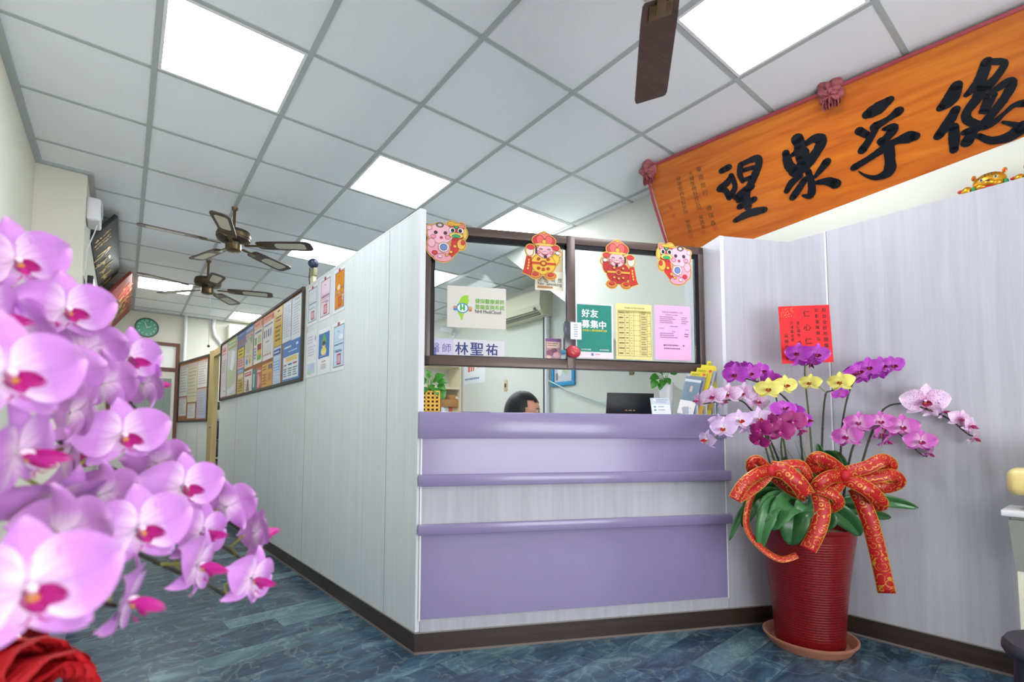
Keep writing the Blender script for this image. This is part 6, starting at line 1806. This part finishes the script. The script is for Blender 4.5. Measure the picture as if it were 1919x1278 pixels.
# ---------------------------------------------------------------- gilded ornaments on top of the cladding
GILT = mat('#d99f2c', .28, metal=0.75, var=0.2, scale=90)
REDG = mat('#c8322c', .35, var=0.1)
GRNG = mat('#1f8a4c', .35, var=0.1)
def tiger(u0, u1, label, full=True):
    xa, xb = F_SIDE.hit(u0, 340, 0.06)[0], F_SIDE.hit(u1, 320, 0.06)[0]
    W_ = xb - xa
    r = empty('gilt_tiger', F_SIDE.at(xa, 0.06, 2.160), label, 'ornament', 'gilded ornaments on the cladding')
    hd_ = MB()
    c = W_ * 0.6
    hd_.ball((c, 0, W_ * 0.26), (W_ * 0.34, W_ * 0.2, W_ * 0.25), GILT, n=24)
    hd_.ball((c, -W_ * 0.2, W_ * 0.17), (W_ * 0.14, W_ * 0.1, W_ * 0.09), GILT, n=16)
    for s_ in (-1, 1):
        hd_.ball((c + s_ * W_ * 0.15, -W_ * 0.16, W_ * 0.12), (W_ * 0.13, W_ * 0.08, W_ * 0.09), GILT, n=14)
        hd_.ball((c + s_ * W_ * 0.16, -W_ * 0.14, W_ * 0.36), (W_ * 0.09, W_ * 0.06, W_ * 0.03), GILT, n=12)
    hd_.build('head', r)
    e_ = MB()
    for s_ in (-1, 1):
        e_.ball((c + s_ * W_ * 0.3, 0, W_ * 0.47), (W_ * 0.055, W_ * 0.03, W_ * 0.075), GILT, n=14)
        e_.ball((c + s_ * W_ * 0.3, -W_ * 0.03, W_ * 0.46), (W_ * 0.03, W_ * 0.02, W_ * 0.045), REDG, n=12)
    e_.build('ears', r)
    f_ = MB()
    for s_ in (-1, 1):
        f_.ball((c + s_ * W_ * 0.14, -W_ * 0.185, W_ * 0.29), (W_ * 0.05, W_ * 0.03, W_ * 0.045), mat('#c8d0c4', .3), n=12)
        f_.ball((c + s_ * W_ * 0.14, -W_ * 0.21, W_ * 0.29), (W_ * 0.024, W_ * 0.015, W_ * 0.026), DARK_PL, n=10)
    f_.ball((c, -W_ * 0.29, W_ * 0.2), (W_ * 0.04, W_ * 0.02, W_ * 0.025), DARK_PL, n=10)
    f_.tube([(c - W_ * 0.16, -W_ * 0.2, W_ * 0.07), (c, -W_ * 0.25, W_ * 0.05), (c + W_ * 0.16, -W_ * 0.2, W_ * 0.07)], W_ * 0.02, REDG, n=8)
    for k in (-1, 0, 1):
        f_.box(c + k * W_ * 0.07 - W_ * 0.012, c + k * W_ * 0.07 + W_ * 0.012, -W_ * 0.19, -W_ * 0.1, W_ * 0.38, W_ * 0.44, mat('#5a4a20', .4))
    f_.build('face', r)
    for nm, c_, r_, mm in (('fish_charm', (.16, -.12, .12), (.12, .10, .12), GILT), ('red_bead', (.03, -.08, .17), (.07, .05, .05), REDG), ('green_bead', (.3, -.2, .09), (.045, .04, .08), GRNG), ('green_bead', (.92, -.1, .1), (.06, .05, .1), GRNG), ('pearl', (.07, -.14, .03), (.04, .04, .03), mat('#f0e0a8', .3))):
        MB().ball(tuple(W_ * q for q in c_), tuple(W_ * q for q in r_), mm, n=14).build(nm, r)
tiger(1797, 1893, 'gilded tiger head ornament on top of the cladding under the orange board')
tiger(1897, 1990, 'second gilded ornament with a red spot, at the right edge, beside the gilded tiger head')

# ---------------------------------------------------------------- low bench at the left, table and stool at the right
bn = empty('low_bench', loc(-0.36, 2.9, 0), 'low white topped bench with a lavender grey side along the left wall', 'bench')
m_ = MB().box(-0.178, 0.182, -1.5, 1.6, 0.345, 0.38, mat('#e9ece9', .35, var=0.02), bev=0.004)
m_.build('top', bn)
MB().box(-0.175, 0.176, -1.49, 1.59, 0.0, 0.345, mat('#a3a0b6', .5, var=0.04)).build('cabinet', bn)
MB().box(0.175, 0.1785, -1.49, 1.59, 0.31, 0.345, GREY_METAL).build('edge_strip', bn)
tb = empty('side_table', loc(2.795, -0.03, 0), 'white topped table with a grey bracket and cream legs at the right edge', 'table')
IVT = mat('#e4e2cc', .45, var=0.03)
m_ = MB().box(-0.02, 0.20, -0.75, 0.37, 0.712, 0.738, mat('#e6e8ea', .3, var=0.02), bev=0.006)
m_.build('table_top', tb)
MB().box(0.01, 0.19, -0.72, 0.345, 0.675, 0.712, mat('#9a9b96', .4, var=0.05)).build('apron', tb)
for x_, y_ in ((0.03, 0.315), (0.17, 0.315), (0.03, -0.69), (0.17, -0.69)):
    m_ = MB()
    m_.box(x_ - 0.022, x_ + 0.022, y_ - 0.022, y_ + 0.022, 0.0, 0.68, IVT, bev=0.004)
    lg = m_.build('leg', tb)
    m_ = MB()
    s0, s1 = 0.024, 0.036
    m_.add([(x_ + a * s_, y_ + b_ * s_, z_) for s_, z_ in ((s0, 0.50), (s1, 0.70)) for a, b_ in ((-1, -1), (1, -1), (1, 1), (-1, 1))],
           [[3, 2, 1, 0], [4, 5, 6, 7], [0, 1, 5, 4], [1, 2, 6, 5], [2, 3, 7, 6], [3, 0, 4, 7]], mat('#8f918b', .4, var=0.08))
    m_.build('bracket', lg)
yd_ = empty('desk_machine', loc(2.815, 0.175, 0.738, 0.05), 'cream yellow rounded machine standing on the white table', 'machine')
YL_ = mat('#ecd48e', .3, var=0.03)
MB().box(-0.02, 0.12, -0.2, 0.09, 0.0, 0.075, YL_, bev=0.012, seg=3).build('foot', yd_)
MB().box(-0.04, 0.13, -0.24, 0.145, 0.06, 0.165, YL_, bev=0.03, seg=4).build('body', yd_)
MB().box(-0.0415, -0.038, -0.2, 0.08, 0.105, 0.145, mat('#e6e6ea', .3), bev=0.001).build('panel', yd_)
MB().box(-0.01, 0.11, -0.2, 0.06, 0.16, 0.26, YL_, bev=0.02, seg=3).build('head', yd_)
so = onz(1877, 1222, .45) + Vector((RIGHT.x, RIGHT.y, 0)) * 0.218
st = empty('stool', loc(so.x, so.y, 0), 'black plastic stool with a round seat in the lower right corner', 'stool')
BLK = mat('#2b2a33', .45, var=0.1)
MB().lathe([(0.01, 0.452), (0.13, 0.455), (0.148, 0.452), (0.156, 0.440), (0.157, 0.425), (0.150, 0.412), (0.13, 0.410), (0.01, 0.412)][::-1], BLK, n=48).build('seat', st)
for k in range(4):
    a = math.pi / 4 + math.pi / 2 * k + 0.55
    ca, sa_ = math.cos(a), math.sin(a)
    MB().tube([(0.112 * ca, 0.112 * sa_, 0.412), (0.13 * ca, 0.13 * sa_, 0.2), (0.15 * ca, 0.15 * sa_, 0.0)], [0.024, 0.02, 0.018], BLK, n=10).build('leg', st)
MB().lathe([(0.122, 0.17), (0.134, 0.17), (0.134, 0.195), (0.122, 0.195)], BLK, n=40).build('ring', st)
